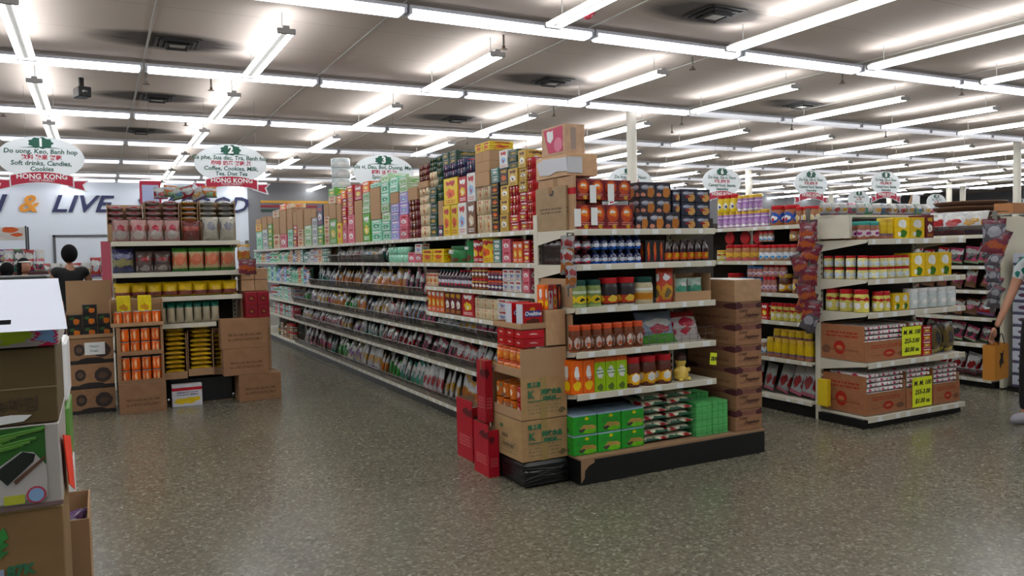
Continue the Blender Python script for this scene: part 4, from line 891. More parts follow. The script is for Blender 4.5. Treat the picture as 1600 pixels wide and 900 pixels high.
arow(797, 812, 377, 1.515, 'box', q['orange'], 2, 'orange cereal box', s5, depth=.12)
arow(813, 823, 375, 1.515, 'box', q['red'], 1, 'red box beside the upright', s5, layers=2, depth=.14)
# far bays shelf (z 1.51)
seq = ['pale grey', 'cream', 'mint', 'pale green', 'sky blue', 'pale grey', 'cream', 'teal', 'white', 'brown', 'mint']
rr2 = random.Random(5)
def tiny(u0, u1, vt, vb, z, tier, step=9, kinds_=('can', 'bottle', 'box', 'jar'), cols=None, layers=2):
    u = u0; k = 0; mx = A1.lx(u1, vb); a = A1.lx(u0, vb)
    while a < mx-.1:
        w = rr2.uniform(.16, .3); kd = rr2.choice(kinds_); cn = rr2.choice(cols or seq); n = 2 if kd in ('can', 'bottle', 'jar') else 1; k += 1
        w = min(w, mx-a); ly = layers if kd != 'bottle' else 1
        H = A1.z((u0+u1)/2, vt)-z
        for i in range(n):
            for l in range(ly):
                nm, mk = KC[kd]; m = q[cn]; lid = lidgrn if kd == 'bottle' else lidred
                f = (lambda: mk(m, lid, nm)) if kd in ('jar', 'bottle') else (lambda: mk(m, nm))
                ww = w/n
                inst((kd, m.name, lid.name if kd in ('jar', 'bottle') else ''), f, A1.loc(a+ww*(i+.5), .03+ww/2, z+H/ly*l+.001), A1.rz, (ww*.95, ww*.95, H/ly*.97), '%s %s, group %s from left, %s of group, %s, %s' % (cn, {'product_box': 'box'}.get(nm, nm), ordw(k), ('left', 'right')[i] if n > 1 else 'only', ('lower', 'upper')[l] if ly > 1 else 'single', tier), CATS[nm], 'small goods of the '+tier)
        a += w
tiny(395, 507, 391, 412, 1.512, 'far fifth shelf')
tiny(400, 478, 417, 440, 1.152, 'far fourth shelf')
tiny(420, 452, 447, 468, .822, 'far third shelf', cols=['mint', 'pale grey', 'white'])
tiny(424, 455, 475, 496, .522, 'far second shelf', cols=['leaf green', 'mint', 'teal', 'pink'])
tiny(432, 456, 505, 524, .122, 'far lowest shelf', cols=['red', 'brown', 'tan', 'dark green'])
s4 = 'fourth shelf'
arow(661, 679, 421, 1.275, 'jar', q['cream'], 3, 'beige capped jar', s4, lid=lidbrn)
arow(680, 710, 421, 1.275, 'bottle', m_darkbottle, 6, 'small dark bottle', s4, lid=lidgrn)
arow(711, 731, 422, 1.275, 'bottle', m_darkbottle, 4, 'dark red bottle', s4, lid=lidred)
arow(732, 755, 417, 1.275, 'jar', q['dark red'], 4, 'dark red jar', s4, lid=lidred, layers=2)
arow(757, 780, 423, 1.275, 'jar', q['navy'], 4, 'navy jar with orange lid', s4, lid=lidorg, layers=2)
arow(782, 811, 421, 1.275, 'block', q['white'], 3, 'white and blue wrapped pack', s4, layers=2, name='shrink_pack')
arow(812, 823, 419, 1.275, 'box', q['pink'], 1, 'pinkish brown box', s4, layers=2)
s3 = 'third shelf'
arow(664, 690, 452, 1.015, 'box', q['orange'], 4, 'orange drink sachet box', s3, depth=.16)
arow(691, 716, 455, 1.015, 'box', q['dark red'], 3, 'dark red box', s3, depth=.16)
arow(717, 736, 457, 1.015, 'box', q['red'], 1, 'large bright red box', s3, depth=.18)
arow(738, 773, 467, 1.015, 'six', q['cream'], 3, 'beige pack of cans', s3, layers=2, name='can_pack')
arow(774, 806, 468, 1.015, 'block', q['white'], 2, 'white and red wrapped pack', s3, layers=2, name='shrink_pack')
for nm_, u, v, sz in (('MILO', 703, 394, .05), ('MILO', 727, 388, .035)):
    p = PX(u, v, 3.0); t_ = text('brand_writing', nm_, sz, white, (3.012, p.y, p.z), (PI/2, .0, -PI/2), None, .2, bold=.002); tag(t_, 'white word on the %s green malt tin' % ('wide', 'narrow')[u > 710], 'lettering')
# brown end carton at far end, red standing display cartons on the floor
m_redcart = pm('red_standing_carton', col(170, 28, 44), blobs=[(.3, .8, .3, .07, col(90, 20, 30))], txt=[(.2, .4, 4, col(214, 120, 120))], rough=.5)
def redcart(x0, x1, y0, y1, h, label, lean=0):
    r = thing('red_display_carton', ((x0+x1)/2, (y0+y1)/2, 0), 0, label, 'display carton', 'red display cartons on the floor'); w, d = x1-x0, y1-y0; t = .006
    box('bottom', -w/2, w/2, -d/2, d/2, 0, t, card_in, r)
    box('side_wall', -w/2, -w/2+t, -d/2, d/2, t, h, m_redcart, r); box('front_wall', -w/2+t, w/2, -d/2, -d/2+t, t, h*.9, m_redcart, r)
    box('back_wall', -w/2+t, w/2, d/2-t, d/2, t, h, card_in, r); box('side_wall', w/2-t, w/2, -d/2+t, d/2-t, t, h*.9, card_in, r); box('packed_bags', -w/2+.01, w/2-.01, -d/2+.01, d/2-.01, .01, h*.8, pmats[0][1], r)
redcart(2.48, 2.63, 5.43, 5.72, .47, 'red standing carton on the floor, the farther of two')
redcart(2.40, 2.485, 4.99, 5.23, .38, 'red standing carton on the floor, the nearer of two')
cartbox(2.42, 2.48, 5.06, 5.2, .385, .83, m_redcart, 'tall narrow red box upright upon the nearer red carton', name='red_box')
#PART3

# ------------------------------------------------------------------ second gondola, aisle face seen behind the carton tower
F2 = Face('x', 5.8, 7.63); WB = 'gondola behind carton tower'
for i in range(2):
    shelf_unit(F2, i*BAY, (i+1)*BAY, [.15, .52, .88, 1.15, 1.46, 1.80], .5, 1.9, 'shelving bay behind the carton tower, %s' % ('farther one', 'nearer one')[i], 'bays behind the carton tower', .12, upr=(i == 0, True), sides=False, tags=6)
def brow(u0, u1, vt, vb, z, kind, mat, n, lab, sh, **kw): row(F2, u0, u1, vt, z, kind, mat, n, lab, sh+', '+WB, vb=vb, **kw)
brow(1116, 1194, 329, 353, 1.805, 'jar', m_purple, 8, 'purple canister', 'top shelf', lid=lidyel, name='canister')
brow(1196, 1216, 321, 350, 1.805, 'jar', m_peanut, 1, 'wide red lidded peanut jar', 'top shelf', lid=lidred, wadd=-.0)
brow(1217, 1237, 320, 350, 1.805, 'jar', m_peanut, 1, 'second wide red lidded peanut jar', 'top shelf', lid=lidred)
brow(1238, 1272, 322, 350, 1.805, 'jar', m_peanut2, 3, 'pale label peanut jar', 'top shelf', lid=lidred)
brow(1116, 1146, 304, 329, 1.965, 'jar', m_yelcan, 3, 'upper yellow canister', 'top shelf', lid=lidred, name='canister')
brow(1147, 1183, 304, 327, 1.965, 'jar', m_purple, 4, 'upper purple canister', 'top shelf', lid=lidyel, name='canister')
brow(1114, 1126, 391, 407, 1.465, 'jar', m_yjar, 1, 'small pale green jar', 'second shelf down', lid=lidyel)
brow(1128, 1180, 382, 405, 1.465, 'jar', m_orj, 4, 'orange label jar', 'second shelf down', lid=lidred)
for k, u in enumerate((1135, 1159, 1179)):
    p = PX(u, 372, 5.86); r = lathe('round_lid', [(0, 0), (.075, 0), (.08, .006), (.08, .02), (.075, .024), (0, .024)], lidred, None, 20)
    r.location = (5.9, p.y, 1.66+.0); r.location.z = 1.74-.075; r.rotation_euler = (0, PI/2, 0); tag(r, 'round red jar lid standing on edge, %s from left behind the carton tower' % ordw(k+1), 'lid', 'round red lids on edge')
    r.location.z = 1.70; r.scale = (.85, .85, .85)
brow(1181, 1240, 382, 405, 1.465, 'jar', m_redwj, 6, 'blue and white label jar', 'second shelf down', lid=lidred)
brow(1182, 1203, 361, 382, 1.65, 'jar', m_redwj, 3, 'upper blue and white label jar', 'second shelf down', lid=lidred)
brow(1226, 1244, 357, 380, 1.65, 'jar', m_peanut2, 1, 'upper brown jar', 'second shelf down', lid=lidred)
brow(1128, 1148, 427, 452, 1.155, 'jar', m_peanut2, 1, 'wide brown jar', 'third shelf down', lid=lidred)
brow(1150, 1187, 434, 454, 1.155, 'jar', m_pinkjar, 4, 'pale pink jar with blue lid', 'third shelf down', lid=lidblue)
brow(1163, 1187, 416, 434, 1.30, 'jar', m_pinkjar, 3, 'upper pale pink jar', 'third shelf down', lid=lidblue)
brow(1188, 1208, 432, 455, 1.155, 'jar', m_pinkjar, 3, 'pink jar with red lid', 'third shelf down', lid=lidred)
brow(1188, 1223, 414, 432, 1.31, 'jar', m_pinkjar, 4, 'upper pink jar with red lid', 'third shelf down', lid=lidred)
brow(1209, 1227, 428, 456, 1.155, 'jar', m_honey, 1, 'squat yellow label jar', 'third shelf down', lid=lidyel)
brow(1232, 1246, 430, 458, 1.155, 'jar', m_peanut2, 1, 'dim brown jar at right end', 'third shelf down', lid=lidbrn)
brow(1186, 1197, 474, 497, .885, 'box', q['red'], 1, 'red and gold box', 'fourth shelf down', depth=.1)
brow(1199, 1250, 474, 500, .885, 'jar', m_yjar, 5, 'red lidded green label jar', 'fourth shelf down', lid=lidred)
brow(1182, 1192, 530, 556, .525, 'jar', m_redwj, 1, 'white jar beside the yellow tubs', 'fifth shelf down', lid=white)
m_ytub = pm('yellow_tub', col(206, 176, 60), bands=[(.18, .3, col(110, 90, 110)), (.0, .18, col(160, 110, 90))])
brow(1193, 1264, 530, 562, .525, 'jar', m_ytub, 6, 'yellow tub', 'fifth shelf down', lid=lidyel, name='tub')
brow(1203, 1262, 516, 530, .715, 'jar', m_ytub, 5, 'upper yellow tub', 'fifth shelf down', lid=lidyel, name='tub')
bin_row(F2, .95, 2.45, .15, 'lowest shelf', 9, [0, 1, 13, 0, 2], h=.3, nm='snack_bag', grp='pale bags on the lowest shelf', end=WB)
# red snack strip hanging at the corner upright
m_hot = pm('dark_red_snack_bag', col(130, 22, 48), bands=[(.85, 1.01, col(80, 26, 46))], blobs=[(.5, .36, .36, .14, col(196, 90, 46)), (.5, .66, .2, .06, col(150, 130, 140))], crinkle=.8, rough=.16, coat=.8)
m_cool = pm('grey_silver_snack_bag', col(96, 90, 100), bands=[(.8, 1.01, col(120, 40, 60))], blobs=[(.5, .5, .3, .2, col(180, 180, 190))], crinkle=.9, rough=.16, coat=.8)
def strip(X, u_list, mat, label, s=.2, plane=5.8):
    p0 = PX(*u_list[0][:2], X)
    r = thing('clip_strip', (X-.02, p0.y, u_list[-1][3] if False else PX(*u_list[-1][:2], X).z-.1), 0, 'plastic clip strip holding the '+label, 'clip strip')
    bm = bmesh.new(); L_ = p0.z-PX(*u_list[-1][:2], X).z+.25; bx(bm, -.003, .003, -.025, .025, -.08, L_); bx(bm, 0, plane-X+(.018 if plane < 6 else .1), -.004, .004 if plane < 6 else .07, L_-.006, L_); mesh_obj('strip_body', bm, steel, r)
    for k, (u, v, m) in enumerate(u_list):
        p = PX(u, v, X); inst(('pouch', m.name, 'hang', k % 3), lambda: g_pouch(m, 'hanging_bag', k % 3), (X-.02-.015*(k % 2), p.y, p.z-s*.75), -PI/2+random.uniform(.1, .6), (s*.8, .05, s), '%s, %s from the top' % (label, ordw(k+1)), 'snack bag', label, ry=random.uniform(-.25, .45))
strip(5.70, [(1265, 352, m_hot), (1262, 368, m_hot), (1264, 386, m_hot), (1258, 404, m_hot), (1266, 420, m_hot), (1258, 434, m_hot), (1266, 448, m_hot), (1259, 462, m_hot), (1268, 476, m_hot), (1264, 490, m_cool)], m_hot, 'dark red snack bag hanging left of the right end display')

# ------------------------------------------------------------------ second gondola, end display
E2 = Face('y', 4.56, 5.83); W2 = 'right end display'
e2unit = shelf_unit(E2, 0, 1.35, [.105, .575, 1.01, 1.30, 1.645], .535, 1.87, 'cream end display shelving at right with price cards', None, .1, base_dark=True, tags=6, lip=.045)
box_ = box('side_panel', -.035, 0, .16, .55, 1.66, 1.86, enamel, e2unit)
def e2(u0, u1, vt, vb, z, kind, mat, n, lab, sh, **kw): row(E2, u0, u1, vt, z, kind, mat, n, lab, sh+', '+W2, vb=vb, **kw)
def e2l(lx0, lx1, h, z, kind, mat, n, lab, sh, **kw):
    e2(0, 0, 0, 0, z, kind, mat, n, lab, sh, **kw)
_lx = Face.lx
e2(1368, 1382, 346, 374, 1.65, 'jar', m_tealjar, 1, 'teal lidded brown jar, front', 'top shelf', lid=lidteal)
e2(1300, 1352, 346, 374, 1.65, 'jar', m_tealjar, 3, 'teal lidded brown jar', 'top shelf side', lid=lidteal, inset=.2) if False else None
for k in range(4):
    inst(('jar', 'tealside'), lambda: g_jar(m_tealjar, lidteal), (5.9, 4.66+.125*k, 1.648), 0, (.11, .11, .155), 'teal lidded brown jar, %s from front along the left side of right display' % ordw(k+1), 'jar', 'teal lidded jars')
    if k < 3: inst(('jar', 'tealside'), None, (6.02, 4.66+.125*k, 1.648), 0, (.11, .11, .155), 'teal lidded brown jar, second file, %s from front, top shelf of right display' % ordw(k+1), 'jar', 'teal lidded jars')
e2(1382, 1402, 340, 373, 1.65, 'jar', m_ytub, 2, 'yellow spotted jar', 'top shelf', lid=lidyel)
e2(1403, 1450, 339, 372, 1.65, 'box', m_yellowbox, 2, 'yellow cube carton', 'top shelf', depth=.2)
e2(1452, 1464, 335, 372, 1.65, 'box', q['dark red'], 1, 'dark red box', 'top shelf', depth=.2)
e2(1288, 1352, 0, 436, 1.305, 'jar', m_yjar, 1, '', '', lid=lidred) if False else None
for k in range(4):
    for l in range(2):
        inst(('jar', 'e2side'), lambda: g_jar(m_yjar2, lidred), (5.89, 4.66+.12*k, 1.302+.105*l), 0, (.085, .085, .1), 'small red lidded cream jar, %s from front, %s row, left side of right display' % (ordw(k+1), ('lower', 'upper')[l]), 'jar', 'small cream jars')
e2(1369, 1428, 399, 436, 1.305, 'jar', m_yjar2, 5, 'small red lidded cream jar', 'middle shelf', layers=2, lid=lidred)
e2(1429, 1492, 394, 431, 1.305, 'box', m_yellowbox, 3, 'yellow cube carton', 'middle shelf', depth=.2)
for k in range(3): inst(('jar', 'e2big'), lambda: g_jar(m_yjar, lidred), (5.9, 4.68+.15*k, 1.012), 0, (.125, .125, .2), 'red lidded pale yellow jar, %s from front, left side of right display' % ordw(k+1), 'jar', 'pale yellow jars')
e2(1376, 1398, 455, 489, 1.015, 'jar', m_yjar, 2, 'red lidded pale yellow jar', 'lower middle shelf', lid=lidred)
e2(1400, 1425, 458, 487, 1.015, 'box', m_yellowbox, 2, 'small yellow carton', 'lower middle shelf', depth=.14)
e2(1428, 1502, 449, 484, 1.015, 'jar', m_jug, 5, 'clear white jug', 'lower middle shelf', lid=white, name='jug')
m_teabag = m_white_red
def open_display(x0, x1, y0, y1, z, h, label, nb, card=None):
    r = thing('open_carton', (x0, y0, z), 0, label, 'open carton', 'open cartons of white bags at right'); w, d, t = x1-x0, y1-y0, .006
    box('bottom', 0, w, 0, d, 0, t, card_in, r); box('front_wall', 0, w, 0, t, t, h*.56, m_redprint, r); box('back_wall', 0, w, d-t, d, t, h, cardboard, r)
    box('side_wall', 0, t, t, d-t, t, h, m_redprint, r); box('side_wall', w-t, w, t, d-t, t, h*.8, cardboard, r)
    n = max(1, int(round(w/.16)))
    for c in range(n):
        for l in range(nb):
            zz = z+h*.3+.03+l*.042
            inst(('pouch', 'teaflat'), lambda: g_flat(m_teabag, 'white_bag', 4, .4), (x0+.02+(w-.04)*(c+.5)/n+random.uniform(-.01, .01), y0+.012+d*.41, zz-.02), random.uniform(-.04, .04), ((w-.04)/n*.95, d*.82, .0415), 'white bag with red print, layer %s, pile %s, in %s' % (ordw(l+1), ordw(c+1), label.split(' holding')[0]), 'bag', 'white bags in open cartons')
open_display(5.84, 6.42, 4.60, 5.08, .58, .315, 'upper left open carton holding white bags', 5)
open_display(6.43, 6.64, 4.60, 5.08, .58, .315, 'upper middle open carton holding white bags', 5)
open_display(5.86, 6.38, 4.60, 5.08, .112, .34, 'lower left open carton holding white bags', 6)
open_display(6.39, 6.76, 4.60, 5.08, .112, .34, 'lower middle open carton holding white bags', 6)
open_display(6.77, 7.16, 4.60, 5.08, .112, .34, 'lower right open carton holding white bags', 6)
price_card((6.45, 4.594, .60), 0, .26, .26, 'upper yellow price card on the right end display', [('M. M. 100', .8), ('255-3.00', .5), ('$0.00 ea', .2)])
price_card((6.60, 4.594, .12), 0, .27, .27, 'lower yellow price card on the right end display', [('M. M. 100', .8), ('255-3.00', .5), ('$1.00 ea', .2)])
row(E2, 1445, 1461, 510, .58, 'box', q['red'], 1, 'stacked red pack', 'fourth shelf, '+W2, 4, depth=.2, vb=553, name='red_pack')
m_wreath = pm('dark_noodle_wreath_bag', col(50, 46, 36), blobs=[(.5, .5, .42, .42, col(120, 100, 50)), (.5, .5, .2, .2, col(44, 40, 36)), (.6, .1, .4, .1, YEL)], crinkle=1, rough=.15, coat=.7)
row(E2, 1462, 1502, 504, .58, 'pouch', m_wreath, 2, 'round dark noodle bag with yellow base', 'fourth shelf, '+W2, depth=.14, vb=550)
r = thing('yellow_box', (5.80, 5.0, .15), 0, 'small yellow box wedged left of the lower cartons', 'box'); box('box_body', -.03, .02, -.06, .05, 0, .24, plain('yellow_card', col(220, 190, 30), .5), r, .003)
# loose white bags on the top of the second gondola
for k in range(13):
    u = 1290+k*13; p = PY(u, 342, 4.95)
    nme, m = pmats[[1, 0, 1, 2, 1, 12, 1, 6, 1, 0, 1, 9, 1][k]]
    inst(('pouch', m.name, k % 3), lambda: g_pouch(m, 'snack_pouch', k % 3), (p.x, 4.95, 1.873), random.uniform(-.15, .15), (.13, .09, .11), '%s bag lying on top of the right gondola, %s from left' % (nme, ordw(k+1)), 'bag', 'bags on top of the right gondola')
box('top_board', 0, 1.35, .28, .5, 1.85, 1.87, enamel, e2unit)
for k in range(10):
    p = PY(1462+k*12, 352, 5.3); nme, m = pmats[[0, 0, 1, 0, 8, 0, 1, 0, 0, 1][k]]
    inst(('pouch', m.name, k % 3), lambda: g_pouch(m, 'snack_pouch', k % 3), (8.6+.02*(k % 2), 7.2-k*.2, 1.70), -PI/2+random.uniform(-.3, .3), (.3, .16, .26), '%s wrapped bag on top of the far right gondola, %s from left' % (nme, ordw(k+1)), 'bag', 'silver bags on the far right gondola', rx=-.3)

# ------------------------------------------------------------------ third gondola
F3 = Face('x', 8.55, 7.63); WC = 'far right gondola'
for i in range(2):
    shelf_unit(F3, i*BAY, (i+1)*BAY, [.10, .48, .77, 1.07, 1.34, 1.68], .45, 1.9, 'shelving bay of the far right gondola, %s' % ('farther one', 'nearer one')[i], 'bays of the far right gondola', .09, upr=(i == 0, True), sides=False, tags=6, bins=(0, 5))
REDS = [3, 2, 10, 3, 8, 11, 3]
m_n = 0
for z, tn, h, wt in ((1.34, 'second shelf', .22, [3, 2, 3, 11]), (1.07, 'third shelf', .2, [8, 11, 13, 3]), (.77, 'fourth shelf', .2, [5, 3, 8]), (.48, 'fifth shelf', .2, [3, 2, 0]), (.10, 'lowest shelf', .25, [3, 11, 0, 3])):
    bin_row(F3, .9, 2.45, z, tn, 9, wt, h=h, nm='snack_bag', grp='red and brown bags, '+tn, end=WC)
strip(8.42, [(1556, 352, m_cool), (1552, 366, m_hot)], m_hot, 'big dark red bag hanging at the far right gondola', .28, 8.55)
strip(8.43, [(1553, 385+k*13, m_cool) for k in range(7)], m_cool, 'silver sachet hanging below the big dark red bag', .16, 8.55)
r = box('end_panel', 8.62, 9.9, 5.05, 5.09, .02, 1.87, plain('cream_pegboard', col(200, 194, 172), .6, noise=.04)); tag(r, 'cream end panel of the far right gondola', 'panel')
m_bp = pm('white_blue_pack', col(196, 200, 212), bands=[(.0, .2, col(90, 84, 110))], blobs=[(.5, .55, .3, .16, col(90, 60, 80))])
for l in range(11):
    for c in range(3):
        inst(('block', 'wb'), lambda: g_block(m_bp, 'wrapped_pack', 4, 1), (8.80+.34*c, 4.82, .05+l*.13), 0, (.33, .3, .125), 'white wrapped pack, %s from floor, %s file, before cream end panel' % (ordw(l+1), ordw(c+1)), 'pack', 'white packs before the cream end panel')
r = box('low_platform', 8.6, 9.7, 4.65, 5.0, 0, .048, black); tag(r, 'low black platform under the white wrapped packs', 'platform')
# far clutter behind the right gondolas
bk = plain('brown_wicker', col(96, 64, 44), .7, noise=.3, nscale=40)
for k in range(4):
    r = lathe('wicker_basket', [(.75, 0), (.9, .05), (.95, .12), (.93, .14), (.8, .1), (.7, .05), (0, .04)], bk, None, 20); r.location = (22.4+.06*k, 14.2, 2.201+.145*k); tag(r, 'wide brown basket, %s from bottom of the far stack' % ordw(k+1), 'basket', 'brown baskets stacked far at right')
r = thing('stock_rack', (22.4, 14.2, 0), 0, 'tall dark stock rack carrying the brown baskets', 'rack')
for a in (-1.1, 1.1):
    for b in (-.5, .5): box('rack_post', a-.03, a+.03, b-.03, b+.03, 0, 2.16, enamel_grey, r)
for z in (.3, .9, 1.5, 2.17): box('rack_shelf', -1.15, 1.15, -.55, .55, z, z+.03, enamel_grey, r)
r = box('wooden_crate', 17.2, 18.7, 9.9, 10.3, 2.2, 2.42, plain('orange_wood', col(160, 104, 56), .6, noise=.15)); tag(r, 'orange brown wooden crate on a rack at the right picture edge', 'crate')
r = thing('stock_rack', (17.95, 10.1, 0), 0, 'tall stock rack under the orange brown wooden crate', 'rack')
for a in (-.8, .8): box('rack_post', a-.03, a+.03, -.03, .03, 0, 2.17, enamel_grey, r)
for z in (.5, 1.2, 2.165): box('rack_shelf', -.85, .85, -.2, .2, z, z+.03, enamel_grey, r)
Gx = [(11.6, 'fourth'), (14.5, 'fifth'), (17.5, 'sixth'), (20.5, 'seventh')]
for k, (gx, nm_) in enumerate([(11.6, 'fourth'), (14.6, 'fifth'), (19.3, 'sixth'), (24.6, 'seventh')]):                          # gondolas farther to the right
    y = 5.3 if k == 0 else 8.5
    shelf_unit(Face('x', gx, y+6), 0, 6, [.15, .6, 1.0, 1.4, 1.75], .45, 1.95, 'long distant gondola, %s one counted from the left' % nm_, 'distant gondolas at right', .12, upr=(True, True), sides=False, tags=20)
    shelf_unit(Face('y', y-.5, gx), 0, 1.2, [.15, .6, 1.0, 1.4, 1.75], .45, 1.95, 'end shelving of the %s gondola from the left' % nm_, 'distant gondola ends', .12, sides=False)
    for i in range(5):
        cn = ['white', 'red', 'yellow', 'sky blue', 'tan'][(i+k) % 5]
        inst(('carton', 'far'+cn), lambda: g_carton(q[cn], 'carton'), (gx+.12+.24*i, y-.25, 1.751), 0, (.22, .3, random.uniform(.15, .3)), '%s carton on the end of the %s gondola, %s from left' % (cn, nm_, ordw(i+1)), 'carton', 'cartons on distant gondola ends')
r = thing('carton_sign', (PY(1430, 305, 9).x, 9, 1.95), .4, 'white and brown open carton raised above the right end display', 'carton')
box('white_panel', -.25, .3, -.01, .01, 0, .5, white, r); prism('brown_flap', [(-.55, .28), (-.25, .52), (-.25, .42), (-.5, .2)], -.012, .0, cardboard, r)
r2 = thing('stock_rack', (PY(1430, 305, 9).x, 9.1, 0), .4, 'rack holding the raised white and brown carton', 'rack'); box('rack_body', -.5, .5, -.2, .25, 0, 1.945, enamel_grey, r2, .01)

# ------------------------------------------------------------------ left end display
E0 = Face('y', 9.3, .14); W0 = 'left end display'
e0unit = shelf_unit(E0, 0, 1.3, [1.195, 1.465, 1.80], .5, 2.1, 'cream end display shelving at left with pink snack bags', None, .01, tags=0, lip=.045)
bm = bmesh.new(); bx(bm, .46, 1.01, 0, .49, .88, .9); bx(bm, .46, 1.01, -.006, .006, .855, .904); mesh_obj('shelf', bm, enamel, e0unit)
for i in range(3):
    shelf_unit(Face('x', .14, 14.1), i*1.4, (i+1)*1.4, [.15, .6, 1.0, 1.4, 1.8], .5, 2.0, 'shelving bay running behind the left end display, %s from the back wall' % ordw(i+1), 'bays behind the left end display', .1, upr=(i == 0, True), sides=False)
def e0(u0, u1, vt, vb, z, kind, mat, n, lab, sh, **kw): row(E0, u0, u1, vt, z, kind, mat, n, lab, sh+', '+W0, vb=vb, **kw)
m_pinkbag = pm('pink_white_snack_bag', col(196, 150, 146), blobs=[(.5, .62, .22, .14, col(190, 30, 60)), (.5, .3, .36, .2, col(206, 196, 190))], crinkle=.9, rough=.15, coat=.8)
m_brbag = pm('red_brown_snack_bag', col(120, 44, 36), bands=[(.5, .72, col(190, 62, 34))], crinkle=.9, rough=.15, coat=.8)
m_whbag = pm('shiny_white_snack_bag', col(206, 200, 184), blobs=[(.5, .6, .24, .18, col(150, 150, 160))], crinkle=1, rough=.12, coat=.9)
e0(176, 284, 343, 376, 1.805, 'pouch', m_pinkbag, 4, 'pink and white snack bag', 'top shelf', depth=.16)
e0(286, 316, 344, 377, 1.805, 'pouch', m_brbag, 1, 'red brown snack bag', 'top shelf', depth=.16)
e0(318, 371, 338, 376, 1.805, 'pouch', m_whbag, 2, 'shiny white snack bag', 'top shelf', depth=.16)
for k, (u0, u1, vt) in enumerate([(167, 226, 316), (227, 284, 313), (285, 314, 314), (315, 373, 311)]):
    a, b = E0.lx(u0, 345), E0.lx(u1, 345); H = E0.z(u0, vt)-1.81
    open_tray(E0.loc((a+b)/2, .2, 1.81), 0, b-a-.01, .255, H, 'tall open brown carton behind the snack bags, %s from left' % ordw(k+1), cut=H*.55, cat='open carton', group='open cartons topping the left display')
    n = 2 if b-a > .35 else 1; m, cn = [(m_pinkbag, 'pink'), (m_pinkbag, 'pink'), (m_gold2 if False else pmats[5][1], 'gold'), (m_whbag, 'white')][k]
    for c in range(n):
        for l in range(5):
            inst(('pouch', m.name, 'flat'), lambda: g_flat(m, 'cracker_bag', 7), E0.loc(a+(b-a)*(c+.5)/n, (.33), 1.93+l*.058+(.04 if k > 0 else -.02)), random.uniform(-.03, .03), ((b-a)/n*.86, .2, .0575), '%s bag lying flat, %s up, %s file, %s carton from left' % (cn, ordw(l+1), ('left', 'right')[c], ordw(k+1)), 'snack bag', 'flat bags topping the left display')
for k in range(6):
    nme, m = pmats[[0, 11, 9, 3, 1, 11][k]]; p = PY(250+15*k, 312, 9.65)
    inst(('pouch', m.name, 1), lambda: g_pouch(m, 'snack_pouch', 1), (p.x, 9.5, 2.27+.02*(k % 2)), random.uniform(-.4, .4), (.16, .08, .13), '%s snack bag on the very top of left display, %s from left' % (nme, ordw(k+1)), 'snack bag', 'loose bags on the very top of the left display', ry=random.uniform(-.5, .5))
m_navybag = pm('dark_blue_snack_bag', col(38, 36, 84), bands=[(.0, .15, col(50, 60, 100))], blobs=[(.5, .42, .44, .16, col(140, 134, 90)), (.5, .68, .36, .1, col(120, 120, 150))], crinkle=.7, rough=.15, coat=.8)
m_dimbag = pm('dim_brown_snack_bag', col(104, 84, 78), blobs=[(.5, .62, .26, .1, RED), (.5, .2, .3, .14, col(180, 170, 166))], crinkle=.9, rough=.15, coat=.8)
m_veg = pm('green_topped_snack_bag', col(196, 170, 130), bands=[(.82, 1.01, col(60, 130, 50)), (.0, .14, col(60, 120, 50))], blobs=[(.5, .5, .34, .24, col(214, 130, 100))], crinkle=.6, rough=.2, coat=.6)
e0(176, 211, 388, 427, 1.47, 'pouch', m_navybag, 1, 'dark blue snack bag', 'second shelf', depth=.14)
e0(213, 269, 392, 426, 1.47, 'pouch', m_dimbag, 2, 'brownish clear snack bag', 'second shelf', depth=.14)
e0(270, 371, 386, 424, 1.47, 'pouch', m_veg, 4, 'green topped snack bag', 'second shelf', depth=.14)
m_ybag = pm('yellow_snack_bag', col(222, 186, 60), bands=[(.1, .38, col(150, 84, 76))], crinkle=.6, rough=.2, coat=.6)
e0(180, 373, 440, 464, 1.20, 'pouch', m_ybag, 8, 'yellow snack bag', 'third shelf', depth=.24, gap=1.08)
m_gtop = pm('white_green_top_bag', col(196, 186, 160), bands=[(.72, 1.01, col(30, 110, 90))], crinkle=.6, rough=.2, coat=.6)
e0(247, 345, 471, 502, .905, 'pouch', m_gtop, 7, 'white bag with green top', 'fourth shelf', depth=.12)
# gold foil pouches in cartons under the shelf
for k, (u0, u1, z0, n, w_) in enumerate([(257, 292, .36, 8, 'left'), (296, 334, .38, 8, 'middle'), (336, 372, .36, 9, 'right')]):
    a, b = E0.lx(u0, 560), E0.lx(u1, 560)
    dd = .1 if k == 2 else 0
    open_tray(E0.loc((a+b)/2, .05+dd, z0-.07), 0, b-a+.015, .34, .5, 'open brown carton filled with gold foil pouches, %s one' % w_, cut=.42, group='cartons of gold pouches')
    for l in range(n):
        inst(('pouch', 'goldflat', l % 2), lambda: g_flat(m_gold, 'foil_pouch', 20+l % 2), E0.loc((a+b)/2+random.uniform(-.008, .008), .2+dd, z0-.06+l*.05), random.uniform(-.05, .05), ((b-a)*.84, .26, .0495), 'gold foil pouch lying flat, %s from bottom, %s carton under left display' % (ordw(l+1), w_), 'foil pouch', 'gold foil pouches')
for k in range(6):
    a = E0.lx((274, 315)[k % 2], 560); inst(('pouch', 'goldflat', k % 2), None, E0.loc(a+.01*(k//2), .2, .705+.05*(k//2)+(.02 if k % 2 else 0)), .25-.2*(k//2), (.19, .25, .0495), 'gold foil pouch on the heap, %s up, %s pile under left display' % (ordw(k//2+1), ('left', 'middle')[k % 2]), 'foil pouch', 'gold foil pouches on the heap')
for k, z in enumerate((.0,)):
    cc = open_tray(E0.loc(.85, .12, .0), 0, .64, .3, .27, 'low dark box base supporting the gold pouch cartons', mat=black, cat='box')
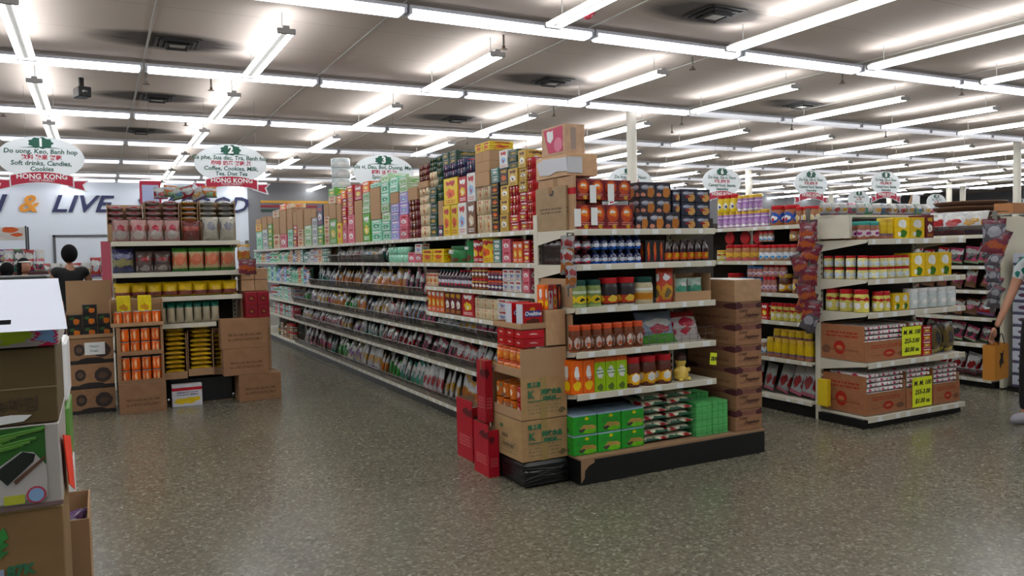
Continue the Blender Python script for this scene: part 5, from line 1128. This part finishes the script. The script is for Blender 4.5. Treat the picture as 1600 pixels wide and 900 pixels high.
m_prom = pm('white_red_yellow_print_carton', col(206, 206, 212), bands=[(.72, .86, col(190, 50, 60))], blobs=[(.3, .24, .22, .14, YEL), (.62, .26, .2, .14, YEL), (.85, .3, .1, .1, YEL)], txt=[(.45, .66, 2, col(90, 90, 120))])
cart(E0, 268, 315, 599, .0, m_prom, 'white carton with red band and yellow print on the floor', depth=.1, inset=-.05, h=.24)
# right stack of cartons
def stackbox(u0, u1, z0, z1, Y, d, label, mat=m_plaincart, name='carton'):
    a, b = PY(u0, 560, Y).x, PY(u1, 560, Y).x
    return inst((name, mat.name, 'c'), lambda: g_carton(mat, name), ((a+b)/2, Y+d/2, z0), 0, (b-a, d, z1-z0), label, 'carton')
stackbox(372, 438, 0, .30, 9.15, .38, 'lowest brown carton right of the gold pouches')
stackbox(349, 420, .302, .60, 9.15, .2, 'middle brown carton right of the gold pouches')
stackbox(347, 420, .602, .93, 9.15, .2, 'top brown carton right of the gold pouches, under red boxes')
for l in range(2):
    for c in range(2):
        for d in range(2): inst(('box', 'redb'), lambda: g_box(m_redbox, 'red_box'), (1.515+.13*c, 9.22+.105*d, .932+.145*l), 0, (.125, .1, .142), 'deep red box, %s %s, %s, on the brown cartons' % (('lower', 'upper')[l], ('left', 'right')[c], ('front', 'back')[d]), 'box', 'deep red boxes on the left stack')
for l in range(2):
    for c in range(2): cartbox(1.45+.15*c, 1.595+.15*c, 9.42, 9.7, 1.225+.13*l, 1.35+.13*l, m_c4, 'small reddish tan carton, %s %s, above the deep red boxes' % (('lower', 'upper')[l], ('left', 'right')[c]))
cartbox(1.45, 1.78, 9.54, 9.9, .0, 1.22, m_c4, 'tall tan carton standing behind the deep red boxes')
for k, (u, v, m, nm_) in enumerate([(381, 397, pmats[5][1], 'yellow'), (383, 417, m_hot, 'maroon'), (391, 419, m_hot, 'maroon right')]):
    p = PY(u, v+10, 9.2); inst(('pouch', m.name, 'h0'), lambda: g_pouch(m, 'snack_pouch', 2), (p.x, 9.2, p.z), 0, (.14, .06, .18), '%s snack bag hanging at the right corner of left display' % nm_, 'snack bag', rx=.0)
r = thing('clip_strip', (1.50, 9.235, 1.40), 0, 'clip strip at the right corner of the left display', 'clip strip'); bm = bmesh.new(); bx(bm, -.02, .02, -.002, .002, 0, .4); bx(bm, -.07, .02, .0, .07, .375, .38); mesh_obj('strip_body', bm, steel, r)
# tall windowed cartons with orange cans
def window_carton(z, h, k, name_):
    r = thing('window_carton', (.37, 9.10, z), 0, name_, 'open carton', 'windowed cartons of orange cans'); w, d, t = .44, .19, .006
    box('bottom', -w/2, w/2, 0, d, 0, t, card_in, r); box('back_wall', -w/2, w/2, d-t, d, t, h, cardboard, r)
    for s in (-1, 1): box('side_wall', s*w/2-(t if s > 0 else 0), s*w/2+(t if s < 0 else 0), 0, d-t, t, h, cardboard, r)
    bm = bmesh.new(); bx(bm, -w/2+t, w/2-t, 0, t, t, h*.15); bx(bm, -w/2+t, -w/2+.035, 0, t, h*.15, h); bx(bm, w/2-.025, w/2-t, 0, t, h*.15, h)
    mesh_obj('front_wall', bm, m_plaincart, r)
    for l in range(2):
        for c in range(4): inst(('can', 'orange'), lambda: g_can(m_orcan), (.37-.148+.1*c, 9.155, z+.007+l*h*.46), .2*c, (.09, .09, h*.44), 'orange can, %s from left, %s row of the %s window' % (ordw(c+1), ('lower', 'upper')[l], k), 'can', 'orange cans in windowed cartons')
cartbox(.15, .60, 9.10, 9.29, 0, .31, m_plaincart, 'closed brown carton on the floor below the orange can windows')
window_carton(.312, .30, 'lower', 'lower windowed brown carton full of orange cans')
window_carton(.614, .30, 'upper', 'upper windowed brown carton full of orange cans')
open_tray((.35, 9.09, .916), 0, .5, .195, .28, 'open brown tray carton above the orange can windows', cut=.24)
for c in range(5): inst(('can', 'orange'), None, (.17+.092*c, 9.15, .923), .3, (.085, .085, .15), 'orange can, %s from left in the top tray' % ordw(c+1), 'can', 'orange cans in the top tray')
for c in range(2): inst(('box', 'yb'), lambda: g_box(pm('yellow_cookie_pack', col(216, 196, 50), blobs=[(.5, .3, .24, .18, W_), (.5, .62, .3, .1, col(190, 140, 50))]), 'cookie_pack'), (.23+.2*c, 9.24, .923), 0, (.13, .07, .31), 'yellow cookie pack, %s one standing in the top tray' % ('left', 'right')[c], 'pack', 'yellow cookie packs')
# black printed cartons
for k in range(3):
    r = cartbox(-.30, .12, 9.4, 9.75, .265*k, .265*k+.26, m_bandcart, 'brown carton with black print, %s from the floor of the left stack' % ordw(k+1))
box_c = thing('paper_notice', (-.06, 9.397, .62), 0, 'white paper notice taped to the topmost black printed carton', 'notice'); box('paper', -.09, .1, -.002, 0, 0, .13, tagm, box_c)
for k, s in enumerate(('Happy', 'Fresh')): text('handwriting', s, .035, plain('teal_ink', col(40, 110, 120), .6) if k == 0 else bpy.data.materials['teal_ink'], (0, -.003, .09-.05*k), parent=box_c)
open_tray((-.09, 9.4, .797), 0, .44, .36, .26, 'open brown tray of black fruit boxes on the left stack', cut=.22, back=.34)
for l in range(2):
    for c in range(3): inst(('box', 'bf'), lambda: g_box(m_blkorange, 'fruit_box'), (-.23+.14*c, 9.48, .805+.12*l), 0, (.135, .12, .118), 'black fruit box, %s from left, %s row in the tray' % (ordw(c+1), ('lower', 'upper')[l]), 'box', 'black fruit boxes')
inst(('box', 'bf'), None, (-.09, 9.48, 1.046), .1, (.13, .12, .1), 'single black fruit box lying on the others', 'box')
r = box('pink_banner', .045, .158, 9.80, 9.82, 1.20, 1.82, plain('pink_film', col(205, 96, 116), .4)); tag(r, 'narrow pink banner hanging left of the left end display', 'banner')
# goods rack and crates at the far left
r = thing('goods_rack', (-1.55, 17, 0), 0, 'wire goods rack with poster at the far left edge', 'rack')
for a in (-.5, .42): 
    for b in (0, .5): bm = bmesh.new(); tube(bm, (a, b, 0), (a, b, 2.28), .015); mesh_obj('rack_post', bm, black, r)
for z in (.3, .8, 1.3, 1.6): box('rack_shelf', -.5, .42, 0, .5, z, z+.02, enamel_grey, r)
box('poster', -.5, .42, -.01, .0, 2.02, 2.26, pm('white_poster_orange_marks', col(210, 205, 200), blobs=[(.75, .8, .14, .2, ORG), (.3, .4, .2, .3, RED), (.85, .4, .1, .16, ORG)]), r)
for l, z in enumerate((1.321, 1.621)):
    for i in range(8):
        nme, m = pmats[[3, 4, 3, 2, 5, 3, 1, 7][(i+l*3) % 8]]
        inst(('pouch', m.name, i % 3), lambda: g_pouch(m, 'snack_pouch', i % 3), (-1.98+.115*i, 17.15, z), 0, (.13, .1, .24), '%s bag on the far left rack, %s shelf, %s from left' % (nme, ('lower', 'upper')[l], ordw(i+1)), 'snack bag', 'bags on the far left rack')
r = thing('goods_table', (-.4, 18.2, 0), 0, 'far table with red and white bags beside the dark haired shopper', 'table'); box('table_top', -.8, .9, -.3, .3, 1.25, 1.28, enamel_grey, r)
for a in (-.75, .85): box('leg', a-.03, a+.03, -.25, .25, 0, 1.25, enamel_grey, r)
for i in range(9):
    nme, m = pmats[[10, 3, 1, 0, 3, 1, 3, 0, 1][i]]
    inst(('pouch', m.name, i % 3), lambda: g_pouch(m, 'snack_pouch', i % 3), (-1.1+.18*i, 18.2, 1.282), 0, (.2, .1, .3+.1*(i > 5)), '%s bag on the far table, %s from left' % (nme, ordw(i+1)), 'snack bag', 'bags on the far table')
r = thing('goods_bin', (PY(38, 420, 15.6).x, 15.6, 0), 0, 'low dark goods bin heaped with red and dark bags at the far left', 'bin'); box('bin_body', -.3, .35, -.2, .2, 0, 1.46, plain('dark_red_board', col(70, 34, 34), .7), r, .01)
for i in range(8):
    nme, m = pmats[[3, 10, 3, 2, 0, 10, 3, 1][i]]
    inst(('pouch', m.name, i % 3), lambda: g_pouch(m, 'snack_pouch', i % 3), (r.location.x-.22+.15*(i % 4), 15.52+.14*(i//4), 1.462+.0*(i//4)), .3*(i % 2), (.14, .09, .2+.16*(i//4)), '%s bag heaped on the far left bin, %s from left, %s row' % (nme, ordw(i % 4+1), ('front', 'back')[i//4]), 'snack bag', 'bags heaped on the far left bin')

# ------------------------------------------------------------------ near stack of cartons at the left edge
def corr(name, x0, x1, y0, y1, z0, z1, mat, label, cat='carton'):
    r = thing(name, (x0, y0, z0), 0, label, cat, 'cartons of the near left stack'); box('carton_body', 0, x1-x0, 0, y1-y0, 0, z1-z0, mat, r, .003); return r
m_dkcard = pm('dark_brown_carton', col(98, 82, 54), rough=.8); m_dkcard2 = pm('dim_brown_carton', col(142, 114, 80), rough=.8, bands=[(.985, 1.01, col(190, 170, 130))])
m_side = pm('white_print_strip_carton', col(158, 150, 146), blobs=[(.84, .5, .07, .4, col(150, 170, 50)), (.955, .45, .04, .5, col(190, 60, 90)), (.955, .45, .03, .38, col(130, 160, 200))], rough=.6)
corr('lower_carton', -.75, -.115, 2.6, 3.05, 0, .44, m_dkcard2, 'floor level brown carton of the near left stack')
r = corr('printed_carton', -.75, -.115, 2.6, 3.05, .442, .905, m_dkcard2, 'brown carton with green house mark in the near left stack')
text('green_print', '87K', .04, kg, (.525, -.003, .29), parent=r, bold=.002); prism('green_house', [(.50, .17), (.50, .21), (.485, .21), (.525, .25), (.565, .21), (.55, .21), (.55, .17)], -.003, 0, kg, r)
box('pale_label', .36, .485, -.003, 0, .0, .3, plain('pale_blue_label', col(150, 165, 190), .5), r)
for k in range(3): prism('green_leaf', [(.42+.02*k, .33+.03*k), (.45+.02*k, .36+.03*k), (.5, .35+.02*k), (.46, .32+.02*k)], -.005-.001*k, -.003, plain('leaf_print_%d' % k, col(50, 120+10*k, 60), .5), r)
# produce box with pictures of green pods, rolls and a round emblem
r = thing('printed_produce_box', (-.75, 2.59, .907), 0, 'white produce box printed with green vegetables and dark rolls', 'carton'); box('box_body', 0, .635, 0, .45, 0, .235, plain('produce_print_white', col(172, 166, 160), .5), r, .003)
box('bottom_edge', 0, .638, -.003, .0, 0, .012, plain('mauve_print', col(120, 96, 92), .5), r)
gp = [plain('pod_green_%d' % k, c, .4) for k, c in enumerate((col(40, 96, 30), col(70, 130, 40), col(96, 150, 60)))]
box('green_ground', .2, .6, -.002, -.0, .09, .233, gp[0], r)
for k in range(11):
    bm = bmesh.new(); x = .40+.016*k; a = (max(.24, x-.1), -.004, .125+.0085*(k % 6)+.016*(k//3)); b = (min(.6, x+.05), -.004, .15+.0085*(k % 6)+.016*(k//3)); b = (b[0], b[1], min(b[2], .226)); tube(bm, a, b, .005, 6)
    mesh_obj('printed_pod', bm, gp[1+k % 2], r)
prism('rice_wrap', [(.46, .02), (.46, .11), (.54, .165), (.57, .16), (.6, .12), (.6, .03)], -.010, -.004, plain('wrap_print', col(176, 172, 168), .5), r)
prism('dark_roll', [(.485, .10), (.49, .125), (.545, .165), (.575, .155), (.57, .135), (.505, .075)], -.012, -.010, plain('seaweed_print', col(26, 34, 26), .4), r)
prism('brown_stick', [(.52, .085), (.60, .15), (.60, .14), (.525, .075)], -.014, -.012, plain('brown_print', col(92, 62, 44), .5), r)
prism('yellow_mark', [(.495, .02), (.495, .045), (.545, .045), (.545, .02)], -.0125, -.010, plain('yellow_print', col(176, 180, 50), .5), r)
prism('emblem_ring', [(.573+.024*math.cos(a), .04+.024*math.sin(a)) for a in [2*PI*i/24 for i in range(24)]], -.0125, -.010, plain('emblem_red', col(180, 60, 80), .5), r)
prism('emblem', [(.573+.019*math.cos(a), .04+.019*math.sin(a)) for a in [2*PI*i/24 for i in range(24)]], -.0135, -.0125, plain('emblem_blue', col(130, 165, 205), .5), r)
r = corr('dark_carton', -.75, -.115, 2.6, 3.05, 1.145, 1.36, m_dkcard, 'dark brown carton with faint writing, second from the top of near stack')
text('faint_print', '녹차김', .042, plain('faded_ink', col(70, 56, 38), .7), (.53, -.003, .055), parent=r, bold=.001)
prism('torn_paper', [(.40, .0), (.40, .022), (.52, .03), (.57, .026), (.55, .01), (.5, .006)], -.004, 0, tagm, r)
box('fold_line', .0, .635, -.002, 0, .10, .104, plain('fold_edge', col(140, 118, 84), .7), r)
corr('printed_strip_carton', -.76, -.105, 2.585, 3.05, 1.365, 1.435, m_side, 'shallow printed white carton directly under the white lid')
r = thing('white_carton_lid', (-.43, 2.52, 1.415), 0, 'large white carton lid with hand slot atop the near left stack', 'carton lid', None)
bm = bmesh.new()                                            # lid panel with a slot, leaning back, and its folded rims
yb = lambda z: z*1.6
V = {}
def lp(x, z, t=0): return bm.verts.new((x, yb(z)-t, z))
def slab(x0, x1, x2, x3, z0, z1):
    a = [lp(x0, z0), lp(x1, z0), lp(x2, z1), lp(x3, z1)]; b = [lp(x0, z0, .006), lp(x1, z0, .006), lp(x2, z1, .006), lp(x3, z1, .006)]
    bm.faces.new(a); bm.faces.new(b)
    for i in range(4): bm.faces.new((a[i], a[(i+1) % 4], b[(i+1) % 4], b[i]))
slab(-.34, .35, .347, -.34, 0, .018); slab(-.34, -.1, -.1, -.34, .018, .03); slab(.215, .347, .345, .215, .018, .03); slab(-.34, .345, .325, -.34, .03, .137)
mesh_obj('lid_panel', bm, plain('bright_white_card', col(226, 230, 244), .5), r)
bm = bmesh.new(); bx(bm, -.1, .215, yb(.024)-.0, yb(.024)+.004, .018, .03); mesh_obj('hand_slot', bm, black, r)
bm = bmesh.new(); bx(bm, -.34, .325, yb(.137)-.006, yb(.137)+.018, .129, .137); mesh_obj('lid_top', bm, bpy.data.materials['bright_white_card'], r)
r = thing('green_crate', (-.635, 2.80, 1.436), 0, 'dark green and tan crate behind the top edge of the white lid', 'crate'); box('crate_body', 0, .5, 0, .2, 0, .125, plain('dark_green_plastic', col(50, 56, 50), .5), r, .004); box('tan_end', 0, .36, -.004, 0, .07, .123, card_in, r)
fl = glow('fluorescent_orange_tag', (1, .1, .03, 1), .0); fl.node_tree.nodes['Principled BSDF'].inputs['Base Color'].default_value = col(255, 60, 30)
r = thing('orange_tag', (-.108, 2.62, .93), 0, 'fluorescent orange price tag on the side of the near left stack', 'price tag'); bm = bmesh.new()
vv = [bm.verts.new(c) for c in ((0, 0, .17), (.006, .34, .10), (.012, .34, -.08), (.006, .1, -.0))]; bm.faces.new(vv); g = bmesh.ops.extrude_face_region(bm, geom=bm.faces[:]); bmesh.ops.translate(bm, verts=[v for v in g['geom'] if isinstance(v, bmesh.types.BMVert)], vec=(.003, 0, 0)); mesh_obj('tag_card', bm, fl, r)
r = open_tray((-.25, 3.12, 0), 0, .38, .4, .70, 'tall open brown carton beside the near left stack, purple bag inside', cut=.0)
for k in range(2): inst(('pouch', 'purp', k), lambda: g_pouch(pmats[7][1], 'snack_pouch', k), (-.2+.07*k, 3.3, .495), .3, (.13, .09, .19), 'purple bag inside the tall open near carton, %s one' % ('left', 'right')[k], 'bag')
cartbox(-.42, -.075, 3.14, 3.5, .01, .49, m_dkcard, 'brown inner box under the purple bags')
xr = PY(106, 600, 3.62).x; r = thing('produce_crate_stack', (xr-.64, 3.62, 0), 0, 'white crate column with green produce behind the near left stack', 'crate')
for k in range(5): box('crate', 0, .64, 0, .4, .26*k, .26*k+.24, white if k != 3 else bpy.data.materials['pod_green_2'], r, .01)

# ------------------------------------------------------------------ people
skin = plain('skin', col(176, 124, 98), .5); hairm = plain('black_hair', col(12, 10, 11), .85, spec=.2); blk = plain('black_cloth', col(20, 20, 23), .8)
def skin_mesh(name, pts, edges, mat, parent, sub=2, extra=None):
    me = bpy.data.meshes.new(name); me.from_pydata([p[:3] for p in pts], edges, []); o = bpy.data.objects.new(name, me); C.objects.link(o)
    md = o.modifiers.new('skin', 'SKIN'); md.use_smooth_shade = True
    for i, p in enumerate(pts):
        d = me.skin_vertices[0].data[i]; r_ = p[3]; d.radius = r_ if isinstance(r_, tuple) else (r_, r_); d.use_root = i == 0
    s = o.modifiers.new('sub', 'SUBSURF'); s.levels = s.render_levels = sub
    dg = bpy.context.evaluated_depsgraph_get(); m2 = bpy.data.meshes.new_from_object(o.evaluated_get(dg)); C.objects.unlink(o); bpy.data.objects.remove(o)
    bm = bmesh.new(); bm.from_mesh(m2)
    if extra: extra(bm)
    bm.to_mesh(m2); bm.free(); m2.materials.clear(); m2.materials.append(mat)
    for p in m2.polygons: p.use_smooth = True
    o = bpy.data.objects.new(name, m2); C.objects.link(o); o.parent = parent; return o
def blob(bm, c, r, n=14):
    g = bmesh.ops.create_uvsphere(bm, u_segments=n, v_segments=n-4, radius=1.0)
    for v in g['verts']: v.co = Vector((c[0]+v.co.x*r[0], c[1]+v.co.y*r[1], c[2]+v.co.z*r[2]))
def person(loc, rz, label, shirt, trousers, shoe, hair='short', Lh=None, Rh=None, stride=0, s=1.0, sleeves=.5, band=None):
    """local frame: faces -y; joints bent a little; hands with five fingers"""
    r = thing('person', loc, rz, label, 'person'); r.scale = (s, s, s)
    Lh = Lh or (-.27, -.06, .80); Rh = Rh or (.27, -.06, .80)
    sh = 1.44; a = []
    J = dict(p=(0, 0, .95), w=(0, .0, 1.08), c=(0, -.005, 1.28), n=(0, .01, 1.45), h=(0, -.0, 1.53))
    def elbow(S, H): m = (Vector(S)+Vector(H))/2; return (m.x*1.04, m.y+.05, m.z+.02)
    LS, RS = (-.18, .0, sh), (.18, 0, sh); LE, RE = elbow(LS, Lh), elbow(RS, Rh)
    fl_, fr = (-.1, -stride, .06), (.1, stride, .06); kl, kr = (-.1, -.03-stride*.5, .5), (.1, -.03+stride*.5, .5)
    pts = [(*J['p'], (.15, .11)), (*J['w'], (.13, .095)), (*J['c'], (.155, .11)), (*J['n'], .055), (*J['h'], .06),
           (*LS, .06), (*LE, .04), (*Lh, .026), (*RS, .06), (*RE, .04), (*Rh, .026),
           (-.1, 0, .88, .095), (*kl, .058), (*fl_, .036), (fl_[0], fl_[1]-.13, .03, .032), (.1, 0, .88, .095), (*kr, .058), (*fr, .036), (fr[0], fr[1]-.13, .03, .032)]
    ed = [(0, 1), (1, 2), (2, 3), (3, 4), (2, 5), (5, 6), (6, 7), (2, 8), (8, 9), (9, 10), (0, 11), (11, 12), (12, 13), (13, 14), (0, 15), (15, 16), (16, 17), (17, 18)]
    def ex(bm):
        blob(bm, (0, -.01, 1.63), (.075, .092, .115), 18); blob(bm, (0, -.103, 1.615), (.013, .02, .022), 8)
        for q in (-1, 1):
            blob(bm, (q*.076, .0, 1.62), (.012, .022, .032), 8); blob(bm, (q*.03, -.088, 1.645), (.013, .01, .008), 8)
        blob(bm, (0, -.094, 1.572), (.024, .01, .008), 8)
        for H, E, q in ((Lh, LE, 1), (Rh, RE, -1)):
            d = (Vector(H)-Vector(E)).normalized(); Hv = Vector(H); c = Hv+d*.055
            blob(bm, c, (.018, .038, .05), 10)
            for k in range(4):
                b0 = Hv+d*.09+Vector((0, -.028+.019*k, 0)); ln = (.036, .042, .04, .032)[k]; b1 = b0+d*ln; b2 = b1+(d*.7+Vector((q*.7, 0, 0))).normalized()*ln*.8
                tube(bm, b0, b1, .0085, 7); tube(bm, b1, b2, .0078, 7); blob(bm, b2, (.008, .008, .008), 7)
            t0 = Hv+d*.03+Vector((0, -.03, 0)); t1 = t0+(d+Vector((q*.3, -.6, 0))).normalized()*.04; tube(bm, t0, t1, .011, 7); tube(bm, t1, t1+d*.028, .009, 7)
    skin_mesh('body', pts, ed, skin, r, 2, ex)
    e = .012
    slv = lambda S, E: tuple(Vector(S)+(Vector(E)-Vector(S))*sleeves*1.6)
    pt = [(0, 0, .86, (.17, .13)), (0, 0, .95, (.168, .128)), (0, 0, 1.08, (.148, .112)), (0, -.005, 1.30, (.175, .125)), (0, .01, 1.47, .075), (*LS, .075), (*slv(LS, LE), .055), (*RS, .075), (*slv(RS, RE), .055)]
    skin_mesh('shirt', pt, [(0, 1), (1, 2), (2, 3), (3, 4), (3, 5), (5, 6), (3, 7), (7, 8)], shirt, r)
    pt = [(0, 0, .96, (.158, .12)), (-.1, 0, .86, .105), (*kl, .07), (fl_[0], fl_[1], .1, .052), (.1, 0, .86, .105), (*kr, .07), (fr[0], fr[1], .1, .052)]
    skin_mesh('trousers', pt, [(0, 1), (1, 2), (2, 3), (0, 4), (4, 5), (5, 6)], trousers, r)
    for f in (fl_, fr):
        bm = bmesh.new(); blob(bm, (f[0], f[1]-.07, .045), (.048, .14, .05), 14)
        for v in bm.verts: v.co.z = max(v.co.z, .002)
        o = mesh_obj('shoe', bm, shoe, r, True)
    bm = bmesh.new(); blob(bm, (0, .02, 1.65), (.096, .108, .122), 20)
    for v in bm.verts:
        if v.co.y < -.045 and v.co.z < 1.69: v.co.y = -.03
        if v.co.z < 1.54: v.co.z = 1.54+(v.co.z-1.54)*.5
    mesh_obj('hair', bm, hairm, r, True)
    if hair == 'long':
        bm = bmesh.new(); blob(bm, (0, .06, 1.52), (.085, .05, .18), 14); mesh_obj('hair_length', bm, hairm, r, True)
    if band: bm = bmesh.new(); blob(bm, (0, .0, 1.70), (.092, .108, .018), 18); mesh_obj('headband', bm, band, r, True)
    return r
p = PY(107, 385, 12.3)
person((p.x, 12.3, 0), PI+.3, 'dark haired person in black shirt standing beyond the carton stack, back turned', blk, plain('grey_trousers', col(60, 60, 66), .8), blk, s=1.04, sleeves=.35, Lh=(-.3, -.16, 1.0), Rh=(.3, -.12, .98))
p = PY(38, 408, 14.0)
person((p.x, 14.0, 0), .6, 'person with pale headband partly hidden at the far left', plain('brown_cloth', col(90, 60, 50), .8), blk, blk, 'long', s=.95, band=white)
p = PY(12, 412, 13.6)
person((p.x, 13.6, 0), 2.6, 'dark haired person half hidden at the left picture edge', plain('dark_cloth', col(50, 44, 46), .8), blk, blk, 'long', s=.915)
tealw = pm('white_teal_shirt', col(200, 205, 208), speck=(col(30, 110, 100), 7.0, .7), rough=.8)
person((7.33, 3.93, 0), -PI/2, 'person in black trousers walking at the right edge, holding an orange bag', tealw, blk, plain('grey_shoe', col(150, 148, 156), .6), 'long', stride=.12, sleeves=.45, Lh=(-.27, -.27, .84), Rh=(.27, .05, .82))
# orange shopping bag hanging from the hand
hx, hy = 6.915, 4.10
r = thing('shopping_bag', (7.07, 4.21, .38), .15, 'orange paper shopping bag held by the person at the right edge', 'bag'); t = .004; ob = plain('orange_paper', col(190, 124, 40), .6)
bm = bmesh.new(); bx(bm, -.14, .14, -.05, .05, 0, t); bx(bm, -.14, .14, -.05, -.05+t, t, .31); bx(bm, -.14, .14, .05-t, .05, t, .31); bx(bm, -.14, -.14+t, -.05+t, .05-t, t, .31); bx(bm, .14-t, .14, -.05+t, .05-t, t, .31)
mesh_obj('bag_body', bm, ob, r)
for q in (-.045, .045):
    bm = bmesh.new(); P3 = [Vector((-.06+.12*i/8, q, .31+.1*math.sin(PI*i/8))) for i in range(9)]
    for a, b in zip(P3, P3[1:]): tube(bm, a, b, .004, 5)
    mesh_obj('handle', bm, black, r)
prism('printed_figure', [(-.03, .1), (-.05, .16), (-.02, .2), (-.04, .24), (.0, .23), (.04, .26), (.02, .2), (.04, .13), (.01, .15)], -.052, -.05, black, r)

bad = [l for l, n in LABELS.items() if n > 1]
print('DUPLICATE LABELS', len(bad), bad[:40])
